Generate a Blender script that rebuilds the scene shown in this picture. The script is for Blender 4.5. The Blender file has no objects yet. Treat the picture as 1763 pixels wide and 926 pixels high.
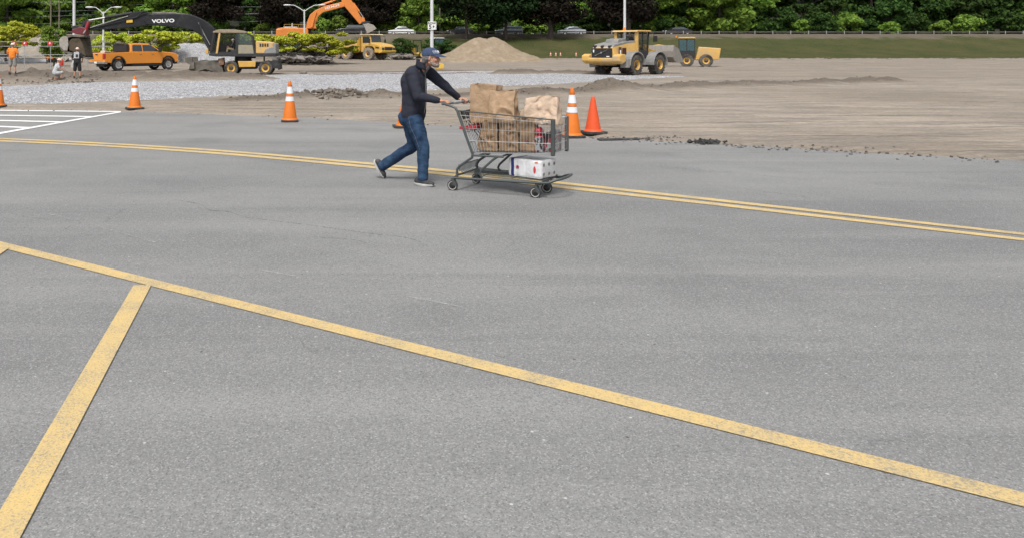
import bpy, bmesh, math, random
import numpy as np
from mathutils import Vector, Matrix, Euler
random.seed(7); rng=np.random.default_rng(7)
S=bpy.context.scene; COL=S.collection; V=Vector; R=math.radians; PI=math.pi
# ------------------------------------------------ camera, sky, sun, exposure
F,CX,HY,CH=1400.0,600.0,83.0,1.7          # focal length and optical axis in photo pixels, eye height
cam=bpy.data.cameras.new('camera'); camo=bpy.data.objects.new('camera',cam); COL.objects.link(camo)
camo.location=(0,0,CH); camo.rotation_euler=(R(90),0,0)
cam.sensor_width=36; cam.lens=F/1763*36
cam.shift_x=(881.5-CX)/1763; cam.shift_y=-(463-HY)/1763
cam.clip_start=.1; cam.clip_end=3000; S.camera=camo
w=bpy.data.worlds.new("World"); S.world=w; w.use_nodes=True
nt=w.node_tree; nt.nodes.clear()
sky=nt.nodes.new('ShaderNodeTexSky'); sky.sky_type='NISHITA'; sky.sun_disc=False
SUN_EL,SUN_AZ=58,200
sky.sun_elevation=R(SUN_EL); sky.sun_rotation=R(SUN_AZ); sky.air_density=1.0; sky.dust_density=3.5; sky.ozone_density=.6
hs=nt.nodes.new('ShaderNodeHueSaturation'); hs.inputs['Saturation'].default_value=.25
bg=nt.nodes.new('ShaderNodeBackground'); bg.inputs[1].default_value=.132
wo=nt.nodes.new('ShaderNodeOutputWorld')
nt.links.new(sky.outputs[0],hs.inputs['Color']); nt.links.new(hs.outputs[0],bg.inputs[0]); nt.links.new(bg.outputs[0],wo.inputs[0])
sl=bpy.data.lights.new('sun','SUN'); sl.energy=1.9; sl.angle=R(16); sl.color=(1,.97,.92)
so=bpy.data.objects.new('sun',sl); COL.objects.link(so)
# direction to the sun: azimuth measured clockwise from +Y
az=R(SUN_AZ); el=R(SUN_EL); sd=V((math.sin(az)*math.cos(el),math.cos(az)*math.cos(el),math.sin(el)))
so.rotation_euler=sd.to_track_quat('Z','Y').to_euler()
S.view_settings.view_transform='Standard'; S.view_settings.look='None'; S.view_settings.gamma=1
S.view_settings.exposure=.5
S.cycles.max_bounces=5; S.cycles.diffuse_bounces=2; S.cycles.glossy_bounces=2; S.cycles.transparent_max_bounces=8
try: S.cycles.use_denoising=True
except Exception: pass
# ------------------------------------------------ materials
MATS={}
def mat(name,col,rough=.7,metal=0.0,var=.12,scale=6.0,dirt=None,damt=0.0,bump=0.0,bscale=40.0,alpha=1.0,trans=0.0,island=0.0,spec=.5,coat=0.0,emit=None,stretch=None):
    if name in MATS: return MATS[name]
    m=bpy.data.materials.new(name); m.use_nodes=True; N=m.node_tree; N.nodes.clear(); L=N.links
    o=N.nodes.new('ShaderNodeOutputMaterial'); b=N.nodes.new('ShaderNodeBsdfPrincipled'); L.new(b.outputs[0],o.inputs[0])
    tc=N.nodes.new('ShaderNodeTexCoord'); vec=tc.outputs['Object']
    if stretch:
        mp=N.nodes.new('ShaderNodeMapping'); mp.inputs['Scale'].default_value=stretch; L.new(vec,mp.inputs[0]); vec=mp.outputs[0]
    n=N.nodes.new('ShaderNodeTexNoise'); n.inputs['Scale'].default_value=scale; n.inputs['Detail'].default_value=6; n.inputs['Roughness'].default_value=.65
    L.new(vec,n.inputs['Vector'])
    r=N.nodes.new('ShaderNodeMapRange'); r.inputs[1].default_value=.3; r.inputs[2].default_value=.7; r.inputs[3].default_value=1-var; r.inputs[4].default_value=1+var
    L.new(n.outputs[0],r.inputs[0])
    mul=N.nodes.new('ShaderNodeMix'); mul.data_type='RGBA'; mul.blend_type='MULTIPLY'; mul.inputs[0].default_value=1
    mul.inputs[6].default_value=(*col,1); L.new(r.outputs[0],mul.inputs[7]); out=mul.outputs[2]
    if island:
        g=N.nodes.new('ShaderNodeNewGeometry'); r2=N.nodes.new('ShaderNodeMapRange'); r2.inputs[3].default_value=1-island; r2.inputs[4].default_value=1+island
        L.new(g.outputs['Random Per Island'],r2.inputs[0])
        m2=N.nodes.new('ShaderNodeMix'); m2.data_type='RGBA'; m2.blend_type='MULTIPLY'; m2.inputs[0].default_value=1
        L.new(out,m2.inputs[6]); L.new(r2.outputs[0],m2.inputs[7]); out=m2.outputs[2]
    if dirt:
        n2=N.nodes.new('ShaderNodeTexNoise'); n2.inputs['Scale'].default_value=scale*.6+1; n2.inputs['Detail'].default_value=8; n2.inputs['Roughness'].default_value=.7
        L.new(vec,n2.inputs['Vector'])
        r3=N.nodes.new('ShaderNodeMapRange'); r3.inputs[1].default_value=.62-damt*.35; r3.inputs[2].default_value=.78-damt*.2; r3.inputs[3].default_value=0; r3.inputs[4].default_value=min(1,.45+damt)
        L.new(n2.outputs[0],r3.inputs[0])
        m3=N.nodes.new('ShaderNodeMix'); m3.data_type='RGBA'; L.new(r3.outputs[0],m3.inputs[0]); L.new(out,m3.inputs[6]); m3.inputs[7].default_value=(*dirt,1); out=m3.outputs[2]
    L.new(out,b.inputs['Base Color'])
    b.inputs['Roughness'].default_value=rough; b.inputs['Metallic'].default_value=metal
    b.inputs['Specular IOR Level'].default_value=spec
    if coat: b.inputs['Coat Weight'].default_value=coat
    if alpha<1: b.inputs['Alpha'].default_value=alpha
    if trans: b.inputs['Transmission Weight'].default_value=trans
    if emit: b.inputs['Emission Color'].default_value=(*emit[:3],1); b.inputs['Emission Strength'].default_value=emit[3]
    if bump:
        n4=N.nodes.new('ShaderNodeTexNoise'); n4.inputs['Scale'].default_value=bscale; n4.inputs['Detail'].default_value=5; L.new(vec,n4.inputs['Vector'])
        bp=N.nodes.new('ShaderNodeBump'); bp.inputs['Strength'].default_value=bump; bp.inputs['Distance'].default_value=.02
        L.new(n4.outputs[0],bp.inputs['Height']); L.new(bp.outputs[0],b.inputs['Normal'])
    MATS[name]=m; return m
DUST=(.30,.25,.20)
def glass(name='glass',col=(.03,.04,.045)): return mat(name,col,rough=.06,var=.2,scale=2,spec=.7)
# ------------------------------------------------ mesh builder
class MB:
    def __init__(s): s.v=[]; s.f=[]; s.M=Matrix()
    def add(s,vs,fs):
        o=len(s.v); s.v+= [tuple(s.M@V(p)) for p in vs]; s.f+=[tuple(i+o for i in f) for f in fs]; return s
    def box(s,x0,x1,y0,y1,z0,z1):
        return s.add([(x,y,z) for x in (x0,x1) for y in (y0,y1) for z in (z0,z1)],[(0,1,3,2),(4,6,7,5),(0,4,5,1),(2,3,7,6),(0,2,6,4),(1,5,7,3)])
    def obox(s,c,d,rot=(0,0,0)):
        M=Matrix.Translation(V(c))@Euler(rot).to_matrix().to_4x4()
        vs=[M@V((x*d[0]/2,y*d[1]/2,z*d[2]/2)) for x in(-1,1) for y in(-1,1) for z in(-1,1)]
        return s.add(vs,[(0,1,3,2),(4,6,7,5),(0,4,5,1),(2,3,7,6),(0,2,6,4),(1,5,7,3)])
    def rings(s,rs,caps=True,closed=False):
        n=len(rs[0]); vs=[p for r in rs for p in r]; fs=[]
        K=len(rs)
        for k in range(K-1 if not closed else K):
            a=k*n; b=((k+1)%K)*n
            for i in range(n): j=(i+1)%n; fs.append((a+i,a+j,b+j,b+i))
        if caps and not closed: fs.append(tuple(range(n))[::-1]); fs.append(tuple((K-1)*n+i for i in range(n)))
        return s.add(vs,fs)
    def tube(s,pts,r,n=8,closed=False,caps=True):
        pts=[V(p) for p in pts]; K=len(pts); rad=r if isinstance(r,(list,tuple)) else [r]*K
        rs=[]; up=None
        for k in range(K):
            if closed: t=(pts[(k+1)%K]-pts[k-1]).normalized()
            elif k==0: t=(pts[1]-pts[0]).normalized()
            elif k==K-1: t=(pts[-1]-pts[-2]).normalized()
            else: t=((pts[k+1]-pts[k]).normalized()+(pts[k]-pts[k-1]).normalized()); t=t.normalized() if t.length>1e-6 else (pts[k+1]-pts[k]).normalized()
            if up is None: up=V((0,0,1)) if abs(t.z)<.9 else V((1,0,0))
            a=(up-t*up.dot(t)).normalized(); bb=t.cross(a); up=a
            rs.append([pts[k]+(a*math.cos(2*PI*i/n)+bb*math.sin(2*PI*i/n))*rad[k] for i in range(n)])
        return s.rings(rs,caps,closed)
    def cyl(s,p0,p1,r,r2=None,n=16): return s.tube([p0,p1],[r,r if r2 is None else r2],n)
    def prism(s,poly,y0,y1,sc=None):   # poly of (x,z), extruded along y; sc scales the y1 side about its centre
        n=len(poly); a=[(p[0],y0,p[1]) for p in poly]; b=[(p[0],y1,p[1]) for p in poly]
        return s.add(a+b,[tuple(range(n)),tuple(range(2*n-1,n-1,-1))]+[(i,i+n,(i+1)%n+n,(i+1)%n) for i in range(n)])
    def prism3(s,A,B):                 # two polygons with the same count
        n=len(A); return s.add(list(A)+list(B),[tuple(range(n)),tuple(range(2*n-1,n-1,-1))]+[(i,i+n,(i+1)%n+n,(i+1)%n) for i in range(n)])
    def lathe(s,prof,c=(0,0,0),axis='z',n=24,closed=False): # prof of (r,h)
        rs=[]
        for r,h in prof:
            ring=[]
            for i in range(n):
                a=2*PI*i/n; x,y=r*math.cos(a),r*math.sin(a)
                p={'z':(x,y,h),'y':(x,h,-y),'x':(h,x,y)}[axis]; ring.append((p[0]+c[0],p[1]+c[1],p[2]+c[2]))
            rs.append(ring)
        s.rings(rs,False,closed)
        if not closed:
            rm=max(p[0] for p in prof)
            if prof[0][0]<.62*rm: s.add(rs[0],[tuple(range(n))])
            if prof[-1][0]<.62*rm: s.add(rs[-1],[tuple(range(n))])
        return s
    def ell(s,c,r,n=14,rot=None,m=10):
        rs=[]; M=Euler(rot).to_matrix() if rot else Matrix.Identity(3)
        for k in range(1,m):
            t=PI*k/m
            rs.append([V(c)+M@V((r[0]*math.sin(t)*math.cos(2*PI*i/n),r[1]*math.sin(t)*math.sin(2*PI*i/n),r[2]*math.cos(t))) for i in range(n)])
        return s.rings(rs)
    def caps(s,p0,p1,a0,b0,a1,b1,side,n=14):  # capsule of elliptical section, widths a along side, b across
        p0,p1=V(p0),V(p1); t=(p1-p0); L=t.length or 1e-5; t=t/L; sd=V(side); sd=(sd-t*sd.dot(t)).normalized(); ot=t.cross(sd); rs=[]
        for k in (0,1,2,3):
            th=PI/2*(1-k/3.0)*.98
            rs.append([p0-t*math.sin(th)*min(a0,b0)+(sd*a0*math.cos(2*PI*i/n)+ot*b0*math.sin(2*PI*i/n))*max(.05,math.cos(th)) for i in range(n)])
        for k in (0,1,2,3):
            th=PI/2*(k/3.0)*.98
            rs.append([p1+t*math.sin(th)*min(a1,b1)+(sd*a1*math.cos(2*PI*i/n)+ot*b1*math.sin(2*PI*i/n))*max(.05,math.cos(th)) for i in range(n)])
        return s.rings(rs)
    def mesh(s,name):
        me=bpy.data.meshes.new(name); me.from_pydata(s.v,[],s.f)
        bm=bmesh.new(); bm.from_mesh(me); bmesh.ops.recalc_face_normals(bm,faces=bm.faces); bm.to_mesh(me); bm.free(); return me
    def build(s,name,m,parent=None,bevel=0,smooth=None,seg=2):
        return link(name,s.mesh(name),m,parent,bevel,smooth,seg)
def link(name,me,m,parent=None,bevel=0,smooth=None,seg=2):
    o=bpy.data.objects.new(name,me); COL.objects.link(o); me.materials.append(m)
    if smooth is not None:
        me.shade_smooth()
        if smooth<180: me.set_sharp_from_angle(angle=R(smooth))
    if bevel:
        b=o.modifiers.new('bevel','BEVEL'); b.width=bevel; b.segments=seg; b.limit_method='ANGLE'; b.angle_limit=R(32); b.harden_normals=False
    if parent: o.parent=parent
    return o
def tag(o,label=None,cat=None,group=None,kind=None):
    if label: o['label']=label
    if cat: o['category']=cat
    if group: o['group']=group
    if kind: o['kind']=kind
    return o
def empty(name,loc,rz=0,label=None,cat=None,group=None):
    o=bpy.data.objects.new(name,None); COL.objects.link(o); o.location=loc; o.rotation_euler=(0,0,rz); o.empty_display_size=.2
    return tag(o,label,cat,group)
def copy_tree(o,parent=None):
    c=o.copy(); COL.objects.link(c); c.parent=parent
    for ch in list(o.children): copy_tree(ch,c)
    return c
def place(src,first,loc,rz,label,group=None,scale=None):
    c=src if first else copy_tree(src)
    c.location=loc; c.rotation_euler=(0,0,rz); c['label']=label
    if group: c['group']=group
    if scale: c.scale=scale if isinstance(scale,tuple) else (scale,)*3
    return c
# ------------------------------------------------ photo measurement helpers
def W(px,py,d): return V(((px-CX)/F*d,d,CH-(py-HY)/F*d))
def sm(a,b,x): t=np.clip((x-a)/(b-a),0,1); return t*t*(3-2*t)
def macro(X,Y):
    X=np.asarray(X,float); Y=np.asarray(Y,float)
    z=-.25*sm(22,52,Y)+.25*sm(80,118,Y)+.9*sm(116,128,Y)+3.1*sm(124,143,Y)+14*sm(151,215,Y)+30*sm(180,300,Y)
    return z
def G(px,py,dz=0.0):
    d=2.0; 
    for k in range(4000):
        z=CH-(py-HY)/F*d
        if z<=float(macro((px-CX)/F*d,d))+dz: break
        d*=1.002
    return V(((px-CX)/F*d,d,float(macro((px-CX)/F*d,d))))
def plane(o,rot,v0,tap=0.0):
    c,s=math.cos(rot),math.sin(rot); oz=o[2]
    def q(px,py):
        rx,rz=(px-CX)/F,-(py-HY)/F
        cu,cv=-o[0]*c-o[1]*s,o[0]*s-o[1]*c
        ru,rv=rx*c+s,-rx*s+c
        t=(v0+tap*cu-cv)/(rv-tap*ru)
        return (cu+t*ru,CH+t*rz-oz)
    return q
# value noise on numpy arrays
def vnoise(x,y,seed=0):
    xi=np.floor(x).astype(np.int64); yi=np.floor(y).astype(np.int64); xf=x-xi; yf=y-yi
    def h(a,b):
        n=(a*374761393+b*668265263+seed*974634777)&0x7fffffff; n=((n^(n>>13))*1274126177)&0x7fffffff; return ((n^(n>>16))&0xffff)/65535.0
    u=xf*xf*(3-2*xf); v=yf*yf*(3-2*yf)
    return (h(xi,yi)*(1-u)+h(xi+1,yi)*u)*(1-v)+(h(xi,yi+1)*(1-u)+h(xi+1,yi+1)*u)*v
def fbm(x,y,seed=0,oct=4):
    s=0; a=.5
    for k in range(oct): s=s+a*vnoise(x*2**k,y*2**k,seed+k); a*=.5
    return s/(1-.5**oct)
# ================================================= GROUND
edge=[(-26,32),(-16,26),(-9.58,22.35),(-7.6,22.2),(-6.1,21.85),(-3.9,20.9),(-2.9,20.4),(-.57,19.5),(1.085,18.3),(2.6,17.6),(4.84,15.26),(6.07,14.6),(10.1,12.2),(14,9.9),(24,4.0)]
def edgeY(x): return np.interp(x,[p[0] for p in edge],[p[1] for p in edge])
ridges=[ # polyline, width, height, roughness
 ([(-1.9,27.2),(-.6,27.4),(.3,27.8),(1.6,28.2)],.75,.17),
 ([(5.2,29.3),(8.5,31.2),(11.3,33.0)],.8,.17),
 ([(10.5,32.6),(11.3,33.2),(14.5,35.2),(17.5,37.8),(24,41),(30,45)],.9,.27),
 ([(-3.6,25.9),(-1.9,26.9),(4.2,28.6)],.6,.10),
 ([(-24,48.6),(-18.6,48.8),(-14.4,49),(-11,50)],2.8,.46),
 ([(-11,46.5),(-9.6,47.5),(-6,50)],1.1,.35),
 ([(-5,66),(3,64),(9,68)],1.3,.07),
 ([(-2,58),(6,60),(10,62)],1.0,.06),
 ([(11.5,60),(15,61),(18,60)],.9,.3),
]
def dist_poly(X,Y,pl):
    D=np.full(X.shape,1e9)
    for (x0,y0),(x1,y1) in zip(pl[:-1],pl[1:]):
        dx,dy=x1-x0,y1-y0; t=np.clip(((X-x0)*dx+(Y-y0)*dy)/(dx*dx+dy*dy),0,1)
        D=np.minimum(D,np.hypot(X-x0-t*dx,Y-y0-t*dy))
    return D
def terrain(X,Y,mask=False,rid=True):
    z=macro(X,Y); rm=np.zeros_like(z); h=0
    for i,(pl,wd,ht) in enumerate(ridges if rid else []):
        m=np.exp(-(dist_poly(X,Y,pl)/wd)**2); n=fbm(X*.9,Y*.9,i*9,3); n2=fbm(X*4,Y*4,50+i,3)
        h=h+m*ht*(.35+1.3*n)*(.72+.56*n2); rm=np.maximum(rm,np.clip(m*1.3,0,1)*np.clip(.3+1.5*n,0,1))
    d=Y-edgeY(X); inside=sm(-.2,.5,d)
    rough=.05*(fbm(X*.5,Y*1.6,3,4)-.5)+.035*(fbm(X*3,Y*5,7,3)-.5)
    far=sm(60,90,Y)
    rough=rough*(1+1.2*far)
    z=z+(h+rough+.02)*inside-.035*(1-inside)
    # low lip of loose spoil along the torn asphalt edge
    z=z+.035*np.exp(-((d-.5)/.35)**2)*fbm(X*2,Y*2,77,3)*inside
    return (z,rm*inside) if mask else z
def TZ(x,y): return float(terrain(np.array([float(x)]),np.array([float(y)]))[0])
def Gt(px,py):
    p=G(px,py); p.z=TZ(p.x,p.y); return p
def fan(name,Ys,us,zf,m,keep=None,attrs=None,kind='structure'):
    Y,U=np.meshgrid(Ys,us,indexing='ij'); X=U*Y; 
    z=zf(X,Y); 
    at={}
    if isinstance(z,tuple): z,at['dark']=z
    n,k=Y.shape; co=np.stack([X,Y,z],-1).reshape(-1,3)
    idx=np.arange(n*k).reshape(n,k); q=np.stack([idx[:-1,:-1],idx[:-1,1:],idx[1:,1:],idx[1:,:-1]],-1).reshape(-1,4)
    if keep is not None:
        kp=keep(X,Y).reshape(-1); q=q[kp[q].all(1)]
    used=np.unique(q); rem=np.full(n*k,-1); rem[used]=np.arange(len(used)); q=rem[q]; co=co[used]
    me=bpy.data.meshes.new(name); me.vertices.add(len(co)); me.vertices.foreach_set('co',co.ravel())
    me.loops.add(q.size); me.loops.foreach_set('vertex_index',q.ravel().astype(np.int32))
    me.polygons.add(len(q)); me.polygons.foreach_set('loop_start',(np.arange(len(q))*4).astype(np.int32))
    me.update(calc_edges=True); me.validate()
    for a,arr in at.items():
        A=me.attributes.new(a,'FLOAT','POINT'); A.data.foreach_set('value',arr.reshape(-1)[used].astype(np.float32))
    me.shade_smooth(); me.materials.append(m)
    o=bpy.data.objects.new(name,me); COL.objects.link(o); o['kind']=kind; return o
# node-tree helper for ground materials
class NT:
    def __init__(s,name):
        s.m=bpy.data.materials.new(name); s.m.use_nodes=True; s.N=s.m.node_tree; s.N.nodes.clear(); s.L=s.N.links
        s.o=s.n('ShaderNodeOutputMaterial'); s.b=s.n('ShaderNodeBsdfPrincipled'); s.L.new(s.b.outputs[0],s.o.inputs[0])
        s.tc=s.n('ShaderNodeTexCoord').outputs['Object']
    def n(s,t): return s.N.nodes.new(t)
    def map(s,sc,rot=(0,0,0)):
        m=s.n('ShaderNodeMapping'); m.inputs['Scale'].default_value=sc; m.inputs['Rotation'].default_value=rot; s.L.new(s.tc,m.inputs[0]); return m.outputs[0]
    def noise(s,sc,det=5,rough=.6,vec=None,lac=2.0):
        m=s.n('ShaderNodeTexNoise'); m.inputs['Scale'].default_value=sc; m.inputs['Detail'].default_value=det; m.inputs['Roughness'].default_value=rough; s.L.new(vec or s.tc,m.inputs['Vector']); return m.outputs[0]
    def vor(s,sc,out='Distance',feat='F1',vec=None):
        m=s.n('ShaderNodeTexVoronoi'); m.feature=feat; m.inputs['Scale'].default_value=sc; s.L.new(vec or s.tc,m.inputs['Vector']); return m.outputs[out]
    def rng(s,i,a,b,c=0,d=1):
        m=s.n('ShaderNodeMapRange'); s.L.new(i,m.inputs[0]); 
        for k,x in enumerate((a,b,c,d)): m.inputs[k+1].default_value=x
        return m.outputs[0]
    def mix(s,f,a,b,mode='MIX'):
        m=s.n('ShaderNodeMix'); m.data_type='RGBA'; m.blend_type=mode
        for i,x in ((0,f),(6,a),(7,b)):
            if hasattr(x,'is_output'): s.L.new(x,m.inputs[i])
            elif isinstance(x,tuple): m.inputs[i].default_value=(*x,1)
            else: m.inputs[i].default_value=x
        return m.outputs[2]
    def math(s,op,a,b):
        m=s.n('ShaderNodeMath'); m.operation=op
        for i,x in ((0,a),(1,b)):
            if hasattr(x,'is_output'): s.L.new(x,m.inputs[i])
            else: m.inputs[i].default_value=x
        return m.outputs[0]
    def bump(s,h,st,dist,prev=None):
        m=s.n('ShaderNodeBump'); m.inputs['Strength'].default_value=st; m.inputs['Distance'].default_value=dist; s.L.new(h,m.inputs['Height'])
        if prev: s.L.new(prev,m.inputs['Normal'])
        return m.outputs[0]
    def fin(s,col,rough=.9,nrm=None,spec=.3,alpha=None):
        s.L.new(col,s.b.inputs['Base Color']); s.b.inputs['Specular IOR Level'].default_value=spec
        if hasattr(rough,'is_output'): s.L.new(rough,s.b.inputs['Roughness'])
        else: s.b.inputs['Roughness'].default_value=rough
        if nrm: s.L.new(nrm,s.b.inputs['Normal'])
        if alpha: s.L.new(alpha,s.b.inputs['Alpha'])
        return s.m
# dirt
t=NT('dirt'); at=t.n('ShaderNodeAttribute'); at.attribute_name='dark'
big=t.noise(.12,5,.6); st=t.noise(1.0,6,.65,t.map((.35,1.5,1),(0,0,R(-12)))); fine=t.noise(9,6,.7); ruts=t.noise(1.0,4,.6,t.map((.16,3.2,1),(0,0,R(14))))
c=t.mix(t.rng(big,.35,.65),(.275,.235,.19),(.435,.38,.318)); c=t.mix(t.rng(st,.42,.62,0,.75),c,(.235,.208,.180)); c=t.mix(t.rng(ruts,.54,.66,0,.8),c,(.18,.158,.136)); r2_=t.noise(1.0,5,.7,t.map((.10,4.5,1),(0,0,R(22)))); c=t.mix(t.rng(r2_,.6,.68,0,.6),c,(.15,.13,.112)); yy=t.n('ShaderNodeSeparateXYZ'); t.L.new(t.tc,yy.inputs[0]); c=t.mix(t.math('MULTIPLY',t.rng(yy.outputs[1],18,60,0,.45),t.rng(big,.3,.6,.4,1)),c,(.215,.185,.155))
c=t.mix(t.rng(at.outputs['Fac'],.1,.8,0,.8),c,(.125,.102,.082)); c=t.mix(t.rng(fine,.35,.7,0,1),c,t.mix(1.0,c,(.72,.70,.68),'MULTIPLY'))
peb=t.vor(7,'Distance'); c=t.mix(t.rng(peb,.06,.12,.35,0),c,(.3,.28,.26))
nb=t.bump(fine,.8,.05); nb=t.bump(ruts,.8,.12,nb); nb=t.bump(st,.6,.15,nb)
M_DIRT=t.fin(c,.95,nb,.15)
# gravel
t=NT('gravel'); cell=t.vor(20,'Color'); d1=t.vor(20,'Distance'); cell2=t.vor(9,'Color'); big=t.noise(.35,5,.6); st=t.noise(1,5,.6,t.map((.25,1.6,1),(0,0,R(-8))))
sep=t.n('ShaderNodeSeparateColor'); t.L.new(cell,sep.inputs[0]); sep2=t.n('ShaderNodeSeparateColor'); t.L.new(cell2,sep2.inputs[0])
c=t.mix(t.rng(sep.outputs[0],0,1),(.17,.17,.18),(.84,.84,.86)); c=t.mix(t.rng(sep2.outputs[0],.0,.20,.85,0),c,(.08,.08,.085))
c=t.mix(t.rng(big,.4,.7,0,.35),c,(.45,.43,.40)); c=t.mix(t.rng(st,.48,.66,0,.4),c,(.25,.25,.26)); c=t.mix(t.rng(d1,.3,.6,0,.6),c,(.12,.12,.13))
M_GRAVEL=t.fin(c,.85,t.bump(d1,1,.03),.3)
# asphalt
t=NT('asphalt'); agg=t.vor(170,'Color'); s1=t.n('ShaderNodeSeparateColor'); t.L.new(agg,s1.inputs[0]); big=t.noise(.22,5,.55); mid=t.noise(1.7,6,.65); f=t.noise(60,5,.75); wear=t.noise(1,5,.6,t.map((.10,.9,1),(0,0,R(-28))))
c=t.mix(t.rng(big,.35,.65),(.178,.179,.178),(.232,.233,.228)); c=t.mix(t.rng(mid,.45,.75,0,.35),c,(.155,.155,.154)); c=t.mix(t.rng(wear,.48,.66,0,.6),c,(.265,.264,.256)); w2=t.noise(1,5,.6,t.map((.07,1.3,1),(0,0,R(34)))); c=t.mix(t.rng(w2,.52,.66,0,.5),c,(.145,.145,.147)); w3=t.noise(1,6,.7,t.map((.3,9,1),(0,0,R(30)))); c=t.mix(t.rng(w3,.6,.7,0,.35),c,(.27,.27,.262))
grad=t.n('ShaderNodeSeparateXYZ'); t.L.new(t.tc,grad.inputs[0])
dusty=t.math('MULTIPLY',t.rng(grad.outputs[1],13,21,0,.55),t.rng(t.noise(.7,6,.7),.35,.65,.2,1)); c=t.mix(dusty,c,(.29,.275,.25))
patch=t.noise(.55,3,.5); c=t.mix(t.rng(patch,.54,.66,0,.38),c,(.135,.135,.137)); oil=t.vor(.55,'Distance'); oc=t.vor(.55,'Color'); so_=t.n('ShaderNodeSeparateColor'); t.L.new(oc,so_.inputs[0]); on=t.math('ADD',oil,t.rng(t.noise(4,5,.7),0,1,-.10,.10)); c=t.mix(t.math('MULTIPLY',t.math('MULTIPLY',t.rng(on,.05,.14,1,0),t.rng(so_.outputs[0],.72,.76)),.40),c,(.075,.075,.077)); c=t.mix(t.rng(s1.outputs[0],.80,.96,0,.6),c,(.40,.395,.385)); c=t.mix(t.rng(s1.outputs[1],.0,.24,.6,0),c,(.07,.07,.072)); c=t.mix(t.rng(f,.3,.7,0,1),t.mix(1.0,c,(.76,.76,.76),'MULTIPLY'),t.mix(1.0,c,(1.24,1.24,1.24),'MULTIPLY'))
spk=t.vor(9,'Color'); s2=t.n('ShaderNodeSeparateColor'); t.L.new(spk,s2.inputs[0]); spd=t.vor(9,'Distance'); spf=t.math('MULTIPLY',t.rng(s2.outputs[2],.955,.96),t.rng(spd,.06,.09,1,0)); c=t.mix(t.math('MULTIPLY',spf,.8),c,(.55,.54,.52))
sp2=t.math('MULTIPLY',t.rng(s2.outputs[1],.93,.94),t.rng(spd,.05,.10,1,0)); c=t.mix(t.math('MULTIPLY',sp2,.8),c,(.045,.045,.045))
crk=t.vor(.42,'Distance','DISTANCE_TO_EDGE',None); 
wv=t.n('ShaderNodeVectorMath'); wv.operation='ADD'; nv=t.n('ShaderNodeTexNoise'); nv.inputs['Scale'].default_value=1.6; nv.inputs['Detail'].default_value=6; t.L.new(t.tc,nv.inputs['Vector']); t.L.new(t.tc,wv.inputs[0]); t.L.new(nv.outputs['Color'],wv.inputs[1])
crk=t.vor(.16,'Distance','DISTANCE_TO_EDGE',wv.outputs[0]); cm=t.math('MULTIPLY',t.rng(crk,.0,.0022,1,0),t.rng(t.noise(.8,3,.5),.50,.62)); c=t.mix(t.math('MULTIPLY',cm,.55),c,(.07,.07,.07))
M_ASPH=t.fin(c,.88,t.bump(f,.7,.006,t.bump(s1.outputs[0],.5,.004)),.3)
# grass slope
t=NT('grass'); a=t.noise(.25,5,.6); b=t.noise(5,6,.75,t.map((1,.5,1))); c=t.mix(t.rng(a,.35,.65),(.036,.054,.014),(.074,.074,.027)); c=t.mix(t.rng(b,.4,.7,0,.7),c,(.105,.092,.05)); sz=t.n('ShaderNodeSeparateXYZ'); t.L.new(t.tc,sz.inputs[0]); hz=t.math('ADD',sz.outputs[2],t.rng(a,.3,.7,-.5,.5)); c=t.mix(t.rng(hz,3.1,3.6,0,.8),c,(.15,.125,.10)); c=t.mix(t.math('MULTIPLY',t.rng(sz.outputs[0],-2,12,.85,0),t.rng(a,.3,.6)),c,(.19,.165,.13)); M_GRASS=t.fin(c,.95,t.bump(b,1,.2),.1)
# asphalt sheet
bm=bmesh.new(); pts=[]
xs=np.arange(-26,24.01,.12)
ey=edgeY(xs)+.10*(fbm(xs*1.5,xs*0+3,5,4)-.5)*2+.05*(fbm(xs*9,xs*0+3,15,3)-.5)*2
A=MB(); top=[(x,y,.004) for x,y in zip(xs,ey)]
for (x0,y0,_),(x1,y1,_) in zip(top[:-1],top[1:]):
    A.add([(x0,-14,.004),(x1,-14,.004),(x1,y1,.004),(x0,y0,.004),(x1,y1,-.06),(x0,y0,-.06)],[(0,1,2,3),(3,2,4,5)])
me=bpy.data.meshes.new('road'); me.from_pydata(A.v,[],A.f); o=bpy.data.objects.new('road',me); COL.objects.link(o); me.materials.append(M_ASPH); o['kind']='structure'
us=np.linspace(-1.0,1.45,900)
fan('ground',np.geomspace(3.0,124,560),us,lambda X,Y:terrain(X,Y,True),M_DIRT)
fan('grass_slope',np.linspace(116,143.4,60),us[::3],lambda X,Y:terrain(X,Y)+.05*sm(118,121,Y)+.12*fbm(X*2,Y*2,9,3)*sm(118,123,Y)-.02,M_GRASS)
M_ROAD2=mat('far_road',(.24,.235,.23),rough=.9,var=.08,scale=.5,bump=.2)
fan('far_road',np.linspace(142.6,151.8,12),us[::12],lambda X,Y:X*0+4.02-.3*sm(150.5,152,Y)-.3*sm(143.6,142.5,Y),M_ROAD2)
M_HILL=mat('forest_floor',(.022,.026,.012),rough=1,var=.5,scale=.4,bump=.5,bscale=2)
fan('hillside',np.linspace(150.2,330,60),np.linspace(-1.6,2.2,120),lambda X,Y:macro(X,Y)+1.2*(fbm(X*.1,Y*.1,4,4)-.5)*sm(151,156,Y)-.02,M_HILL)
# big base sheet out to the horizon on every side
b=MB(); b.add([(-1500,-600,-.6),(1500,-600,-.6),(1500,1800,-.6),(-1500,1800,-.6)],[(0,1,2,3)]); me=bpy.data.meshes.new('outer_ground'); me.from_pydata(b.v,[],b.f); me.materials.append(M_HILL); o=bpy.data.objects.new('outer_ground',me); COL.objects.link(o); o['kind']='structure'
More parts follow.
